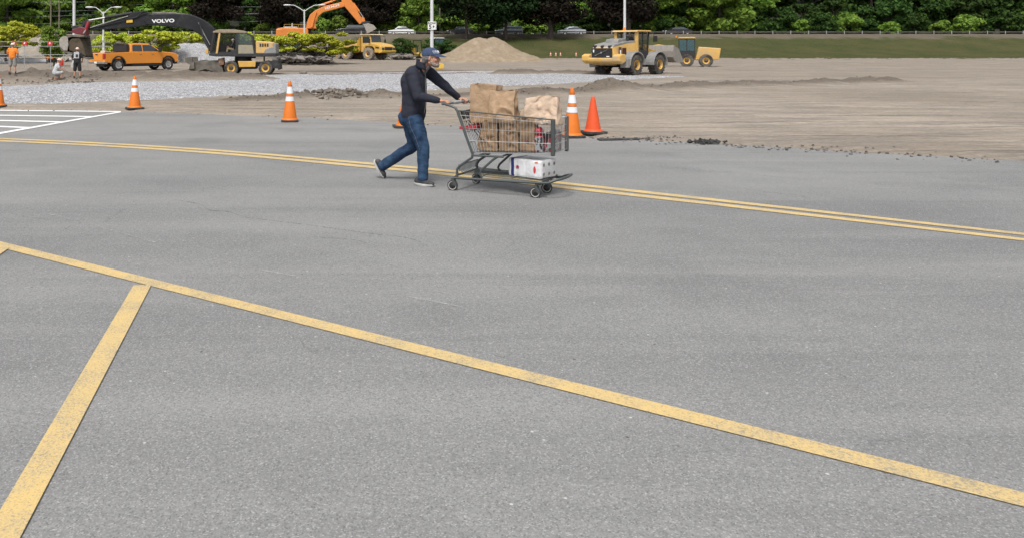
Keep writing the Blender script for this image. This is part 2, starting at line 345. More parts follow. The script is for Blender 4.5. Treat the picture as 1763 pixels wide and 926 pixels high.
# gravel bed
gn=[(-60,186),(0,181.5),(100,181),(230,176),(340,171.5),(430,166),(520,163),(640,161.5),(740,158),(870,150),(960,147),(1060,140),(1130,136.5),(1190,133.5)]
gf=[(-60,153),(0,150),(60,148),(130,144.5),(210,142),(300,138),(400,132.5),(500,129.5),(640,127),(740,124.5),(860,121.5),(950,119.8),(1010,120.5),(1010,126),(965,124.5),(980,128),(1060,131),(1190,132.5)]
ring=[G(*p).xy for p in gn]+[G(*p).xy for p in reversed(gf)]
rx=np.array([p.x for p in ring]); ry=np.array([p.y for p in ring])
ringc=[(p.x,p.y) for p in ring]+[(ring[0].x,ring[0].y)]
def inpoly(X,Y):
    r=np.zeros(X.shape,bool); n=len(rx)
    for i in range(n):
        x0,y0,x1,y1=rx[i-1],ry[i-1],rx[i],ry[i]
        c=((y0>Y)!=(y1>Y)); r^=c&(X<(x1-x0)*(Y-y0)/((y1-y0) if y1!=y0 else 1e-9)+x0)
    return r
def gk(X,Y): return inpoly(X,Y)
fan('gravel_bed',np.geomspace(22,66,420),np.linspace(-.62,.5,900),lambda X,Y:terrain(X,Y,False,False)-.05+.085*sm(.05,.7,dist_poly(X,Y,ringc))+.05*(fbm(X*8,Y*5,41,2)-.5),M_GRAVEL,gk)
# painted lines
M_YEL=NT('yellow_paint'); t=M_YEL; n=t.noise(70,6,.8); n2=t.noise(3,6,.7); c=t.mix(t.rng(n2,.35,.7),(.60,.43,.175),(.50,.385,.20)); n3=t.math('ADD',n,t.rng(n2,.3,.75,-.06,.09)); c=t.mix(t.rng(n3,.52,.62,0,.8),c,(.20,.19,.175)); vv=t.vor(120,'Distance'); c=t.mix(t.rng(vv,.5,.8,0,.35),c,(.22,.2,.17)); M_YEL=t.fin(c,.85,t.bump(n,.6,.004),.25)
t=NT('white_paint'); n=t.noise(30,6,.75); c=t.mix(t.rng(n,.58,.7,0,.6),(.72,.72,.70),(.3,.3,.29)); M_WHT=t.fin(c,.8,None,.3)
t=NT('worn_paint'); n=t.noise(14,7,.8); n2=t.noise(1.5,3,.5); c=t.mix(t.rng(n,.4,.6),(.36,.36,.355),(.42,.42,.41)); M_WORN=t.fin(c,.9,None,.2,t.math('MULTIPLY',t.rng(n,.46,.60,0,.85),t.rng(n2,.38,.6)))
def gp(px,py): d=(CH)*F/(py-HY); return ((px-CX)/F*d,d)
def strip(name,pts,m,z=.009,tail=None):
    up=[]; lo=[]
    for x,y,h in pts: up.append(gp(x,y-h)); lo.append(gp(x,y+h))
    if tail: 
        for (a,b) in tail: up.append(a); lo.append(b)
    # densify
    b=MB()
    for i in range(len(up)-1):
        b.add([(*lo[i],z),(*lo[i+1],z),(*up[i+1],z),(*up[i],z)],[(0,1,2,3)])
    me=bpy.data.meshes.new(name); me.from_pydata(b.v,[],b.f); me.materials.append(m); o=bpy.data.objects.new(name,me); COL.objects.link(o); o['kind']='structure'; return o
def curve(pts,n=6): # catmull-rom through (x,y,h)
    P=[V(p) for p in pts]; P=[P[0]*2-P[1]]+P+[P[-1]*2-P[-2]]; out=[]
    for i in range(1,len(P)-2):
        for k in range(n):
            t=k/n; a,b_,c_,d_=P[i-1:i+3]; out.append(.5*((2*b_)+(c_-a)*t+(2*a-5*b_+4*c_-d_)*t*t+(3*b_-a-3*c_+d_)*t**3))
    out.append(P[-2]); return [tuple(p) for p in out]
strip('road_marking',curve([(-120,237.0,.9),(0,239.9,1.0),(200,249.3,1.25),(400,262.4,1.5),(627,282.3,1.7),(790,297.6,1.9),(977,317.7,2.0),(1200,342.4,2.1)]),M_YEL,tail=[((6.2,7.42),(6.14,7.32)),((9.1,4.75),(9.02,4.67))])
strip('road_marking',curve([(-120,240.3,1.0),(0,243.8,1.15),(200,253.5,1.4),(400,267.2,1.7),(627,288.0,1.9),(790,303.6,2.1),(977,324.9,2.2),(1200,349.6,2.3)]),M_YEL,tail=[((6.02,7.22),(5.95,7.12)),((8.9,4.57),(8.82,4.48))])
def gline(a,b_,wd,m,name='parking_line',z=.009):
    a,b_=V(a),V(b_); dr=(b_-a).normalized(); n=V((-dr.y,dr.x))*wd/2
    mb=MB(); mb.add([(*(a-n),z),(*(b_-n),z),(*(b_+n),z),(*(a+n),z)],[(0,1,2,3)]); me=bpy.data.meshes.new(name); me.from_pydata(mb.v,[],mb.f); me.materials.append(m); o=bpy.data.objects.new(name,me); COL.objects.link(o); o['kind']='structure'; return o
gline((-4.6,8.15),(4.4,1.72),.125,M_YEL)
gline((-2.93,6.88),(-2.55,1.2),.125,M_YEL,z=.0132); gline((-1.47,5.80),(-1.05,1.2),.125,M_YEL,z=.0132)
for a,b_,h in (((0,191.0),(208,193.2),.75),((0,199.6),(162,202.0),.8),((0,208.6),(108,211.2),.95),((0,219.0),(56,221.2),1.1)):
    strip('hatch_line',[(a[0]-60,a[1]-.4,h),(*a,h),(*b_,h)],M_WHT)
strip('hatch_line',[(-60,243,1.5),(0,231,1.5),(100,213.0,1.2),(208,194.0,.9)],M_WHT,z=.013)
strip('worn_line',curve([(425,462,1.1),(560,486,1.1),(680,508,1.2),(900,549,1.4)]),M_WORN); strip('worn_line',[(600,474,.8),(760,505,.9)],M_WORN)
strip('worn_line',curve([(20,353,.8),(160,390,.9),(330,436,1.0)]),M_WORN)
strip('worn_line',[(560,223,.7),(690,227,.8),(790,229,.8)],M_WORN); strip('worn_line',curve([(960,285,.7),(1080,287,.8),(1200,293,.9),(1400,312,1)]),M_WORN)
strip('worn_line',[(440,208,.5),(640,217,.6)],M_WORN); strip('worn_line',[(55,483,.8),(75,488,.8)],M_WORN)
t=NT('crack'); n=t.noise(18,5,.7); M_CRK=t.fin(t.mix(t.rng(n,.4,.6),(.035,.035,.035),(.07,.07,.07)),.95,None,.1,t.rng(t.noise(22,6,.8),.46,.60,0,.55))
cp=[(300,346),(345,354),(360,363),(395,367),(420,375),(480,383),(560,394),(640,404),(700,412),(735,424)]
strip('asphalt_crack',curve([(x,y+random.uniform(-1,1),.55) for x,y in cp],5),M_CRK,z=.0085)
strip('asphalt_crack',curve([(540,410,.4),(610,415,.4),(640,424,.4)],5),M_CRK,z=.0085)
# loose stones thrown over the asphalt edge (uncountable)
b=MB()
def stones(n,fx,s0,s1,b):
    for k in range(n):
        x,y=fx(); s=random.uniform(s0,s1); z=max(TZ(x,y),.0 if y<float(edgeY(x)) else -9)+s*.25
        b.M=Matrix.Translation((x,y,z))@Euler((random.uniform(-.4,.4),random.uniform(-.4,.4),random.uniform(0,6))).to_matrix().to_4x4()@Matrix.Diagonal((s,s*random.uniform(.6,1),s*random.uniform(.35,.7),1))
        p=[(a,c,d) for a in(-.5,.5) for c in(-.5,.5) for d in(-.5,.5)]; p=[(q[0]*random.uniform(.6,1),q[1]*random.uniform(.6,1),q[2]*random.uniform(.6,1)) for q in p]
        b.add(p,[(0,1,3,2),(4,6,7,5),(0,4,5,1),(2,3,7,6),(0,2,6,4),(1,5,7,3)])
    b.M=Matrix()
def fedge():
    x=random.uniform(-9,14) if random.random()<.3 else random.gauss(6.6,1.7); return x,float(edgeY(x))+random.gauss(-.1,.28)
def fberm():
    pl=random.choice([ridges[0],ridges[1],ridges[2],ridges[2],ridges[3]])[0]; i=random.randrange(len(pl)-1); t=random.random(); return pl[i][0]*(1-t)+pl[i+1][0]*t+random.gauss(0,.4),pl[i][1]*(1-t)+pl[i+1][1]*t+random.gauss(0,.45)
stones(420,fedge,.012,.05,b); stones(60,lambda:(random.gauss(5.55,.3),random.gauss(15.15,.05)),.015,.05,b)
M_STONE=mat('broken_stone',(.11,.10,.095),rough=.95,var=.3,island=.5); tag(b.build('loose_stones',M_STONE),'small dark chips of asphalt scattered along the torn pavement edge','rubble',kind='stuff')
b=MB(); stones(520,fberm,.02,.09,b)
stones(110,lambda:(random.gauss(-.45,.4),random.gauss(27.2,.3)),.05,.20,b)
def fleft(): return random.uniform(-24,-13.5),random.uniform(42,48)
stones(160,fleft,.05,.18,b)
tag(b.build('soil_clods',mat('clod',(.17,.145,.12),rough=1,var=.3,island=.45)),'clods and stones lying over the low earth banks','clods',kind='stuff')
# ================================================= VEGETATION
def leafmat(name,c0,c1,c2=None):
    t=NT(name); g=t.n('ShaderNodeNewGeometry'); oi=t.n('ShaderNodeObjectInfo'); n=t.noise(.35,3,.5)
    c=t.mix(t.rng(g.outputs['Random Per Island'],0,1),c0,c1); c=t.mix(t.rng(n,.4,.62,0,.55),c,c2 or c1)
    h=t.n('ShaderNodeHueSaturation'); t.L.new(t.rng(oi.outputs['Random'],0,1,.487,.513),h.inputs['Hue']); t.L.new(t.rng(oi.outputs['Random'],0,1,.75,1.25),h.inputs['Value']); t.L.new(c,h.inputs['Color'])
    t.fin(h.outputs[0],.75,None,.12)
    tr=t.n('ShaderNodeBsdfTranslucent'); t.L.new(h.outputs[0],tr.inputs[0]); ms=t.n('ShaderNodeMixShader'); ms.inputs[0].default_value=.22
    t.L.new(t.b.outputs[0],ms.inputs[1]); t.L.new(tr.outputs[0],ms.inputs[2]); t.L.new(ms.outputs[0],t.o.inputs[0]); return t.m
LM=dict(green=leafmat('leaf_green',(.020,.042,.010),(.055,.105,.022),(.035,.075,.015)),
        dark=leafmat('leaf_dark',(.008,.018,.006),(.022,.042,.012),(.012,.026,.008)),
        bright=leafmat('leaf_bright',(.085,.165,.026),(.21,.30,.05),(.15,.24,.035)),
        locust=leafmat('leaf_locust',(.26,.33,.034),(.52,.54,.055),(.42,.44,.04)),
        copper=leafmat('leaf_copper',(.010,.008,.007),(.028,.020,.015),(.016,.014,.009)))
BARK=mat('bark',(.07,.055,.045),rough=.95,var=.3,scale=4,bump=.6,bscale=9,stretch=(1,1,.25))
def crown(n,clumps,size,up=.5,flat=1.0):
    """n leaf faces spread over the shells of the clumps (c, radii)"""
    c=np.array([k[0] for k in clumps],float); r=np.array([k[1] for k in clumps],float)
    wgt=(r[:,0]*r[:,1]+r[:,0]*r[:,2]); pick=rng.choice(len(c),n,p=wgt/wgt.sum())
    d=rng.normal(size=(n,3)); d/=np.linalg.norm(d,axis=1)[:,None]; rad=rng.uniform(.45,1.05,n)**.6
    p=c[pick]+d*r[pick]*rad[:,None]
    nr=d*.7+rng.normal(size=(n,3))*.7+np.array([0,0,up]); nr/=np.linalg.norm(nr,axis=1)[:,None]
    a=np.cross(nr,rng.normal(size=(n,3))); a/=np.linalg.norm(a,axis=1)[:,None]; b=np.cross(nr,a)
    s=size*rng.uniform(.5,1.3,n)[:,None]; a=a*s; b=b*s*rng.uniform(.45,.8,n)[:,None]
    v=np.stack([p-a,p+b*.9-a*.1+nr*s*.15,p+a,p-b*.9+a*.1],1).reshape(-1,3)
    return v
def leafobj(name,v,m,parent):
    n=len(v)//4; me=bpy.data.meshes.new(name); me.vertices.add(len(v)); me.vertices.foreach_set('co',v.ravel()); me.loops.add(n*4); me.loops.foreach_set('vertex_index',np.arange(n*4,dtype=np.int32))
    me.polygons.add(n); me.polygons.foreach_set('loop_start',(np.arange(n)*4).astype(np.int32)); me.update(calc_edges=True); me.materials.append(m)
    o=bpy.data.objects.new(name,me); COL.objects.link(o); o.parent=parent; return o
def tree(name,kind,H,Wd,base,n,size,nc=26,trunk=.25,shape='round',flat=.55):
    """tree of height H, crown width Wd, crown starting at height base"""
    e=empty(name,(0,0,0)); cl=[]; mb=MB(); R0=Wd/2; ch=H-base; ctr=V((0,0,base+ch*.5))
    mb.tube([(0,0,-.3),(0,0,base*.6),(random.uniform(-.2,.2),0,base+ch*.35),(random.uniform(-.3,.3),random.uniform(-.3,.3),base+ch*.75)],[trunk*1.25,trunk,trunk*.7,trunk*.2],9)
    for k in range(nc):
        a=random.uniform(0,2*PI); hz=random.uniform(-.95,.98)
        if shape=='cone': prof=max(.12,(1-(hz+1)/2)**.8)
        elif shape=='flat': prof=.55+.45*math.sqrt(max(0,1-hz*hz))
        else: prof=math.sqrt(max(.08,1-abs(hz)**2.2))
        rr=R0*prof*math.sqrt(random.uniform(.15,1))*.86
        c=V((math.cos(a)*rr,math.sin(a)*rr,ctr.z+hz*ch*.46)); s=R0*random.uniform(.22,.42)
        cl.append(((c.x,c.y,c.z),(s,s,s*flat)))
        if k%2==0: 
            z0=max(base*.7,min(c.z-rr*.5,H*.8)); mb.tube([(0,0,z0),(c.x*.5,c.y*.5,(z0+c.z)/2+.1*rr),(c.x,c.y,c.z)],[trunk*.38,trunk*.22,trunk*.07],6)
    mb.build('trunk',BARK,e,smooth=60); leafobj('crown',crown(n,cl,size),LM[kind],e); return e
protos={}
def put(key,mk,px,d,label,z=None,s=1.0,sx=1.0,rz=None,group=None,cat='tree'):
    first=key not in protos
    if first: protos[key]=mk()
    X=(px-CX)/F*d; zz=(TZ(X,d) if d<124 else float(macro(X,d))) if z is None else z
    o=place(protos[key],first,(X,d,zz-.05),random.uniform(0,6.28) if rz is None else rz,label,group,(s*sx,s*sx,s)); o['category']=cat; return o
# the wood on the hillside behind the highway
mkA=lambda:tree('broadleaf_tree','green',17,12,2.0,5200,.48,40,.32)
mkB=lambda:tree('broadleaf_tree','dark',19,13,3.0,5200,.5,40,.36)
mkC=lambda:tree('copper_beech','copper',16,13,1.2,6500,.42,44,.4)
mkD=lambda:tree('bright_tree','bright',9,8,.4,4200,.36,34,.2)
side=lambda px:'far left' if px<200 else 'left' if px<480 else 'middle' if px<760 else 'right' if px<1100 else 'far right'
fr=[]
for i,px in enumerate(range(-460,2340,74)):
    fr.append((px+random.uniform(-18,18),random.uniform(186,198),'B' if random.random()<.6 else 'A'))
for i,px in enumerate(range(-400,2200,82)):
    fr.append((px+random.uniform(-22,22),random.uniform(168,178),None))
for px,d,k in fr:
    if k is None:
        k='A'
        if 270<px<720: k='C' if random.random()<.6 else 'B'
        elif 780<px<1120: k='B' if random.random()<.6 else 'C'
        elif px>1120: k='A' if random.random()<.75 else 'B'
        elif px<60: k='B'
    mk={'A':mkA,'B':mkB,'C':mkC}[k]
    lb={'A':'mid green broadleaf tree in the wood filling the hillside','B':'very dark evergreen-looking tree in the wood on the hillside','C':'brownish copper-leaved tree in the wood on the hillside'}[k]
    put('w'+k,mk,px,d,lb,group={'A':'green trees in the hillside wood','B':'dark trees in the hillside wood','C':'copper trees in the hillside wood'}[k],s=random.uniform(.85,1.2))
# shrubs and young trees right behind the guard rail
mkS=lambda:tree('roadside_shrub','bright',3.6,5.2,.05,2600,.26,26,.08)
mkS2=lambda:tree('roadside_shrub','green',4.4,5.4,.05,2600,.28,26,.08)
sk=[]
for px in range(-420,2300,40):
    sk.append((px+random.uniform(-9,9),random.uniform(153.5,157)))
for px,d in sk:
    b_=random.random()<(.62 if (px<660 or px>1080) else .5)
    put('s1' if b_ else 's2',mkS if b_ else mkS2,px,d,'light green bush in the bank behind the highway' if b_ else 'darker green bush in the bank behind the highway',group='light bushes behind the highway' if b_ else 'darker bushes behind the highway',s=random.uniform(.65,1.25),cat='bush')
for px in range(-430,2300,58):
    put('s2',mkS2,px+random.uniform(-14,14),random.uniform(160,166),'darker green bush in the bank behind the highway',group='darker bushes behind the highway',s=random.uniform(1.1,1.7),cat='bush')
for px in range(-430,2300,66):
    put('s2',mkS2,px+random.uniform(-14,14),random.uniform(172,182),'darker green bush in the bank behind the highway',group='darker bushes behind the highway',s=random.uniform(1.3,1.9),cat='bush')
# named front trees
for px,d,s,lb in ((722,150.5,.98,'broad mid-green tree just left of the sign pole, behind the guard rail'),(1008,160,.8,'small light green tree between two dark beeches behind the silver car'),(1185,158,1.35,'tall bright green tree at the right above the grader'),(1128,160,1.0,'bright green tree behind the tall pole right of the loader cab'),(1290,158,1.25,'bright green tree beyond the right of the grader'),(196,153.5,1.35,'light green tree rising behind the excavator boom'),(296,153,1.3,'light green tree behind the lettering of the black boom'),(12,153,1.4,'bright green tree at the top left corner'),(250,156,1.5,'light green tree filling the gap above the black stick'),(70,156,1.25,'light green tree left of the leaning utility pole'),(1240,154,1.4,'bright green tree right of the grader behind the guard rail')):
    put('bright',mkD,px,d,lb,s=s)
mkO=lambda:tree('shade_tree','dark',13,12,2.6,7000,.36,46,.26,flat=.6)
for px,s,lb in ((803,.95,'dark shade tree with a bare trunk left of the sand pile, on the grass verge'),(871,1.0,'full green shade tree whose trunk stands in front of the grey wagon')):
    put('oak',mkO,px,136,lb,s=s)
mkP=lambda:tree('copper_beech','copper',13,13,2.2,8500,.34,46,.42,flat=.6)
for px,d,s,lb in ((948,137,1.0,'dark copper beech with a thick trunk on the grass verge'),(1082,152,1.05,'dark copper beech behind the pole above the loader cab'),(632,152.5,.92,'wide brownish copper beech above the dump truck'),(368,153,1.0,'dark copper beech above the yellow excavator cab'),(478,154,.95,'very dark copper beech left of the twin-arm lamp in the middle')):
    put('beech',mkP,px,d,lb,s=s)
# honey locusts standing in the lot
def locust():
    e=empty('locust_tree',(0,0,0)); mb=MB(); cl=[]
    mb.tube([(0,0,-.3),(.05,0,1.3),(-.05,.05,2.3)],[.13,.10,.07],8)
    for k in range(46):
        a=random.uniform(0,6.28); r=random.uniform(.2,1)**.6*2.9; z=1.5+random.uniform(0,3.0)*(1-.45*(r/2.9)**2)
        c=(math.cos(a)*r,math.sin(a)*r,z); s=random.uniform(.45,.8); cl.append((c,(s,s,s*.38)))
        if k%2: mb.tube([(0,0,1.5),(c[0]*.5,c[1]*.5,(1.6+z)/2+.2),c],[.05,.03,.01],5)
    mb.build('trunk',BARK,e,smooth=60); leafobj('crown',crown(10500,cl,.15,1.1),LM['locust'],e); return e
for px,d,s,sx,lb in ((10,96,1.35,1.0,'yellow-green locust tree at the left edge behind the pole fence'),(36,108,1.1,.8,'yellow-green locust tree left of the round sand heap'),(200,104,1.0,1.0,'yellow-green locust tree behind the pickup bed'),(262,100,1.08,1.25,'wide layered yellow-green locust tree under the black boom'),(322,112,1.05,.9,'yellow-green locust tree between the boom and the pickup bonnet'),(412,98,1.0,1.0,'yellow-green locust tree right behind the excavator cab roof'),(455,100,.93,1.0,'yellow-green locust tree above the yellow engine cover'),(508,96,1.0,1.05,'golden green locust tree left of the twin-arm lamp'),(566,94,.98,1.15,'golden green locust tree over the rubble left of the dump truck')):
    put('locust',locust,px,d,lb,s=s*.92,sx=sx,group=None)
put('maple',lambda:tree('maple_tree','bright',4.3,3.3,1.0,4200,.15,30,.09,flat=.8),93,84,'round mid-green maple tree just left of the excavator bucket',z=-.2,s=.98)
mkJ=lambda:tree('juniper_tree','green',3.6,4.6,.5,3200,.16,26,.1,flat=.35)
for px,d,s,lb in ((692,118,.85,'low spreading dark green tree in front of the white car'),(742,121,.75,'thin light green sapling beside the foot of the sign pole'),(770,122,.7,'low green shrub behind the digger right of the sign pole')):
    put('juniper',mkJ,px,d,lb,s=s)
# ================================================= HEAPS
def heap(name,m,px,py,wdt,dep,ht,label,tops=((0,0,1),),nz=.1,n=90):
    o=G(px,py); X,Y=np.meshgrid(np.linspace(-1,1,n),np.linspace(-1,1,n),indexing='ij'); z=np.zeros(X.shape)
    for tx,ty,h in tops:
        r=np.hypot((X-tx),(Y-ty)); z=np.maximum(z,h*np.clip(1-r/.93,0,1)**1.08)
    z=ht*(np.where(z>.86,.86+(z-.86)*.55,z)); z=z+ht*nz*(fbm(X*3+9,Y*3,61,5)-.5)*sm(0,.25,z/ht)+ht*.05*(fbm(X*14,Y*14,62,3)-.5)*sm(0,.1,z/ht)-.12
    v=np.stack([X*wdt/2,Y*dep/2,z],-1).reshape(-1,3); idx=np.arange(n*n).reshape(n,n); f=np.stack([idx[:-1,:-1],idx[1:,:-1],idx[1:,1:],idx[:-1,1:]],-1).reshape(-1,4)
    me=bpy.data.meshes.new(name); me.from_pydata(v.tolist(),[],f.tolist()); me.shade_smooth(); me.materials.append(m); ob=bpy.data.objects.new(name,me); COL.objects.link(ob); ob.location=(o.x,o.y+dep*.25,TZ(o.x,o.y)); return tag(ob,label,'heap')
t=NT('sand'); n=t.noise(1.2,7,.7); n2=t.noise(1,5,.6,t.map((1.2,1.2,.35))); c=t.mix(t.rng(n,.35,.65),(.215,.165,.112),(.285,.23,.165)); c=t.mix(t.rng(n2,.5,.7,0,.5),c,(.33,.275,.205)); M_SAND=t.fin(c,.95,t.bump(n,.8,.15),.1)
M_SAND2=mat('grey_soil',(.26,.225,.185),rough=.95,var=.25,scale=1,bump=.8,bscale=3)
heap('sand_pile',M_SAND,838,107.5,14.0,12,3.55,'tall tan sand pile behind the walking man\'s cap',tops=((-.06,0,1),(.2,.1,.96),(-.3,-.1,.62),(.45,0,.55)))
heap('soil_pile',M_SAND2,54,107.5,8.6,7,3.55,'grey-brown rounded soil heap behind the red fence signs',tops=((-.05,0,1),(.12,0,.97),(.4,0,.6),(-.4,0,.6)))
heap('gravel_pile',M_GRAVEL,314,107.5,15,7,2.75,'long low grey gravel heap between the pickup and the excavator',tops=((-.35,0,.95),(0,0,1),(.2,0,.98),(-.6,0,.85),(.5,0,.6)),nz=.05)
heap('gravel_pile',M_GRAVEL,15,110,9,7,1.3,'low blue-grey gravel heap at the far left behind the orange shirt',tops=((-.3,0,1),(0,0,.9),(.3,0,.7)),nz=.05)
heap('earth_mound',mat('mound',(.16,.13,.10),rough=1,var=.3,scale=1.5,bump=.8,bscale=4),518,103,13,9,1.5,'brown earth bank carrying the broken slabs left of the dump truck',tops=((-.5,0,1),(-.2,0,1),(.1,0,.8),(.5,0,.6)),nz=.25)
M_SLAB=mat('broken_slab',(.15,.135,.12),rough=.95,var=.25,island=.55,bump=.4)
def rubble(name,label,items):
    b=MB()
    for (x0,x1,y0,y1,n,s0,s1,d0,d1) in items:
        for k in range(n):
            px=random.uniform(x0,x1); py=random.uniform(y0,y1); d=random.uniform(d0,d1)
            p=W(px,py,d) ; zg=TZ(p.x,p.y); p.z=max(p.z,zg+.05)
            p.z=min(p.z,zg+2.3); s=random.uniform(s0,s1); t_=random.uniform(.07,.18)
            b.obox(p,(s,s*random.uniform(.5,1),t_),(random.gauss(0,.28),random.gauss(0,.3),random.uniform(0,6)))
    return tag(b.build(name,M_SLAB),label,'rubble',kind='stuff')
rubble('rubble_heap','jumbled broken asphalt slabs heaped between the excavator and the dump truck',[(474,570,99,104.5,150,.3,1.1,88,95),(474,568,92,100,150,.4,1.6,95,99),(478,566,86,93,110,.5,1.7,99,102)])
rubble('rubble_heap','small pile of dark broken slabs between the dump truck and the compact loader',[(672,712,97,102,150,.25,1.0,112,118),(676,706,93,98,40,.3,1.0,116,119)])
# ================================================= HIGHWAY: guard rail and cars
GALV=mat('galvanised',(.42,.43,.43),rough=.55,metal=.6,var=.15,scale=3)
e=empty('guard_rail',(0,143.2,3.9),0,'long steel guard rail along the highway above the grass bank','guard rail')
b=MB(); x0,x1=-110,175
b.prism3([(x0,0,.52),(x0,.05,.57),(x0,0,.62),(x0,.05,.67),(x0,0,.72),(x0,.03,.72),(x0,.08,.67),(x0,.03,.62),(x0,.08,.57),(x0,.03,.52)],[(x1,0,.52),(x1,.05,.57),(x1,0,.62),(x1,.05,.67),(x1,0,.72),(x1,.03,.72),(x1,.08,.67),(x1,.03,.62),(x1,.08,.57),(x1,.03,.52)])
b.build('rail',mat('weathered_rail',(.11,.10,.09),rough=.8,var=.25,scale=2),e)
for k in range(90):
    bb=MB(); xx=-108+k*3.15; bb.box(xx-.06,xx+.06,-.06,-.005,-.3,.80); bb.build('post',GALV,e)
RUB=mat('tyre_rubber',(.022,.022,.022),rough=.85,var=.3,scale=3,dirt=(.14,.12,.10),damt=.3,bump=.2)
RUBD=mat('dusty_rubber',(.032,.031,.030),rough=.95,var=.3,scale=3,dirt=(.14,.125,.11),damt=.6,bump=.2)
CHR=mat('bright_metal',(.6,.6,.6),rough=.25,metal=1,var=.1)
BLK=mat('black_plastic',(.02,.02,.021),rough=.6,var=.2)
def wheel(parent,c,r,wd,rr,rimm,tyrem=None,lug=0,n=28,dish=.12,name='wheel',spokes=0,out=-1):
    """wheel with its axle along local y; out: side the dish faces"""
    x,y,z=c; b=MB(); h=wd/2; s=.16*r if not lug else .1*r
    b.lathe([(rr,-h*.86),(r-s*1.4,-h),(r-s*.4,-h*.93),(r,-h*.72),(r,h*.72),(r-s*.4,h*.93),(r-s*1.4,h),(rr,h*.86)],(x,y,z),'y',n,closed=True)
    if lug:
        for k in range(lug):
            for sd in (-1,1):
                a=2*PI*(k+(.5 if sd>0 else 0))/lug; cx,cz=x+math.cos(a)*(r+.005),z+math.sin(a)*(r+.005)
                b.obox((cx,y+sd*h*.48,cz),(.075*r*2*.55,h*.98,.055*r*2),(0,PI/2-a if False else -a+PI/2,0))
    o=b.build(name,tyrem or RUB,parent,smooth=35)
    q=MB(); yo=y+out*h
    q.lathe([(rr*1.0,yo+0),(rr*.98,yo-out*.02),(rr*.86,yo-out*dish*.5),(rr*.55,yo-out*dish),(rr*.34,yo-out*dish),(rr*.30,yo-out*dish*.35),(.02*rr,yo-out*dish*.3)],(x,0,z),'y',20)
    q.lathe([(rr*1.0,y+h*.8),(rr*.9,y),(rr*1.0,y-h*.8),(rr*.8,y-h*.8),(rr*.8,y+h*.8)],(x,0,z),'y',20,closed=True)
    if spokes:
        for k in range(spokes):
            a=2*PI*k/spokes; q.obox((x+math.cos(a)*rr*.6,yo-out*.02,z+math.sin(a)*rr*.6),(rr*.75,.03,rr*.17),(0,-a,0))
    rm=q.build('rim',rimm,o,smooth=30)
    if lug:
        q=MB(); q.lathe([(.01,yo-out*(dish-.02)),(rr*.58,yo-out*(dish-.02)),(rr*.56,yo-out*(dish-.035)),(rr*.30,yo-out*.25*dish),(.01,yo-out*.2*dish)],(x,0,z),'y',20); q.build('hub',mat('greasy_hub',(.07,.045,.03),rough=.7,dirt=(.2,.14,.09),damt=.3),rm,smooth=40)
    return o
def car(label,px,d,body,L=4.7,Hh=1.5,face=-1,prof=None,name='parked_car',z=4.02,group=None,cat='car',dy=0):
    X=(px-CX)/F*d; e=empty(name,(X,d,z),PI if face<0 else 0,label,cat,group)
    P=prof or [(-.5,.30),(-.5,.60),(-.46,.66),(-.30,.68),(-.19,.98),(.12,1.0),(.25,.70),(.42,.62),(.49,.52),(.5,.30)]
    belt=.66
    lower=[(x*L,zz*Hh*(1)) for x,zz in P if zz<=.7]; 
    b=MB(); hw=.9
    lo=[(-.5*L,.20*Hh),(-.5*L,.55*Hh),(-.47*L,.64*Hh),(-.2*L,.66*Hh),(.2*L,.66*Hh),(.43*L,.58*Hh),(.495*L,.48*Hh),(.5*L,.2*Hh)]
    b.prism(lo,-hw,hw)
    up=[(x*L,zz*Hh) for x,zz in P if zz>.65]
    A=[(x,-hw*.93 if zz<.8*Hh else -hw*.74,zz) for x,zz in up]; B=[(x,-y,zz) for x,y,zz in A]; b.prism3(A,B)
    b.build('body',body,e,bevel=.06,smooth=40)
    top=max(up,key=lambda p:p[1])[1]; xs_=[p for p in up if p[1]>.9*Hh]; xl,xr=min(p[0] for p in xs_),max(p[0] for p in xs_); ul,ur=min(p[0] for p in up),max(p[0] for p in up)
    g=MB()
    for s_ in (-1,1):
        a=[(ul+.22*(xl-ul)+.1,s_*(hw*.93+.012),.70*Hh),(xl+.06,s_*(hw*.755+.012),.945*Hh),(xr-.04,s_*(hw*.755+.012),.945*Hh),(ur-.25*(ur-xr)-.05,s_*(hw*.93+.012),.70*Hh)]
        g.add(a+[(p[0],p[1]-s_*.03,p[2]) for p in a],[(0,1,2,3),(7,6,5,4),(0,4,5,1),(1,5,6,2),(2,6,7,3),(3,7,4,0)])
    g.add([(ur-.05,-hw*.8,.69*Hh),(xr+.05,-hw*.66,.95*Hh),(xr+.05,hw*.66,.95*Hh),(ur-.05,hw*.8,.69*Hh)],[(0,1,2,3)])
    g.build('window',glass(),e)
    for xx in (-.31*L,.30*L):
        for sd in (-1,1): wheel(e,(xx,sd*.82,.33),.33,.21,.2,CHR if body is not M_BLKCAR else BLK,n=16,dish=.04,out=sd)
    for sd in (-1,1):
        q=MB(); q.obox((.488*L,sd*.62,.50*Hh),(.12,.4,.12)); q.build('headlight',mat('lamp_glass',(.7,.7,.7),rough=.2),e,bevel=.02)
        q=MB(); q.obox((-.495*L,sd*.66,.56*Hh),(.07,.3,.14)); q.build('tail_light',mat('tail_red',(.35,.02,.02),rough=.3),e,bevel=.02)
    return e
def paint(n,c,met=.3): return mat(n,c,rough=.3,metal=met,var=.06,coat=.6)
M_BLKCAR=paint('black_paint',(.015,.015,.018)); 
suv=[(-.5,.3),(-.49,.68),(-.45,.97),(.10,1.0),(.26,.70),(.45,.62),(.5,.3)]
pick=[(-.5,.3),(-.14,.67),(-.12,.98),(.10,1.0),(.22,.69),(.45,.62),(.5,.3)]
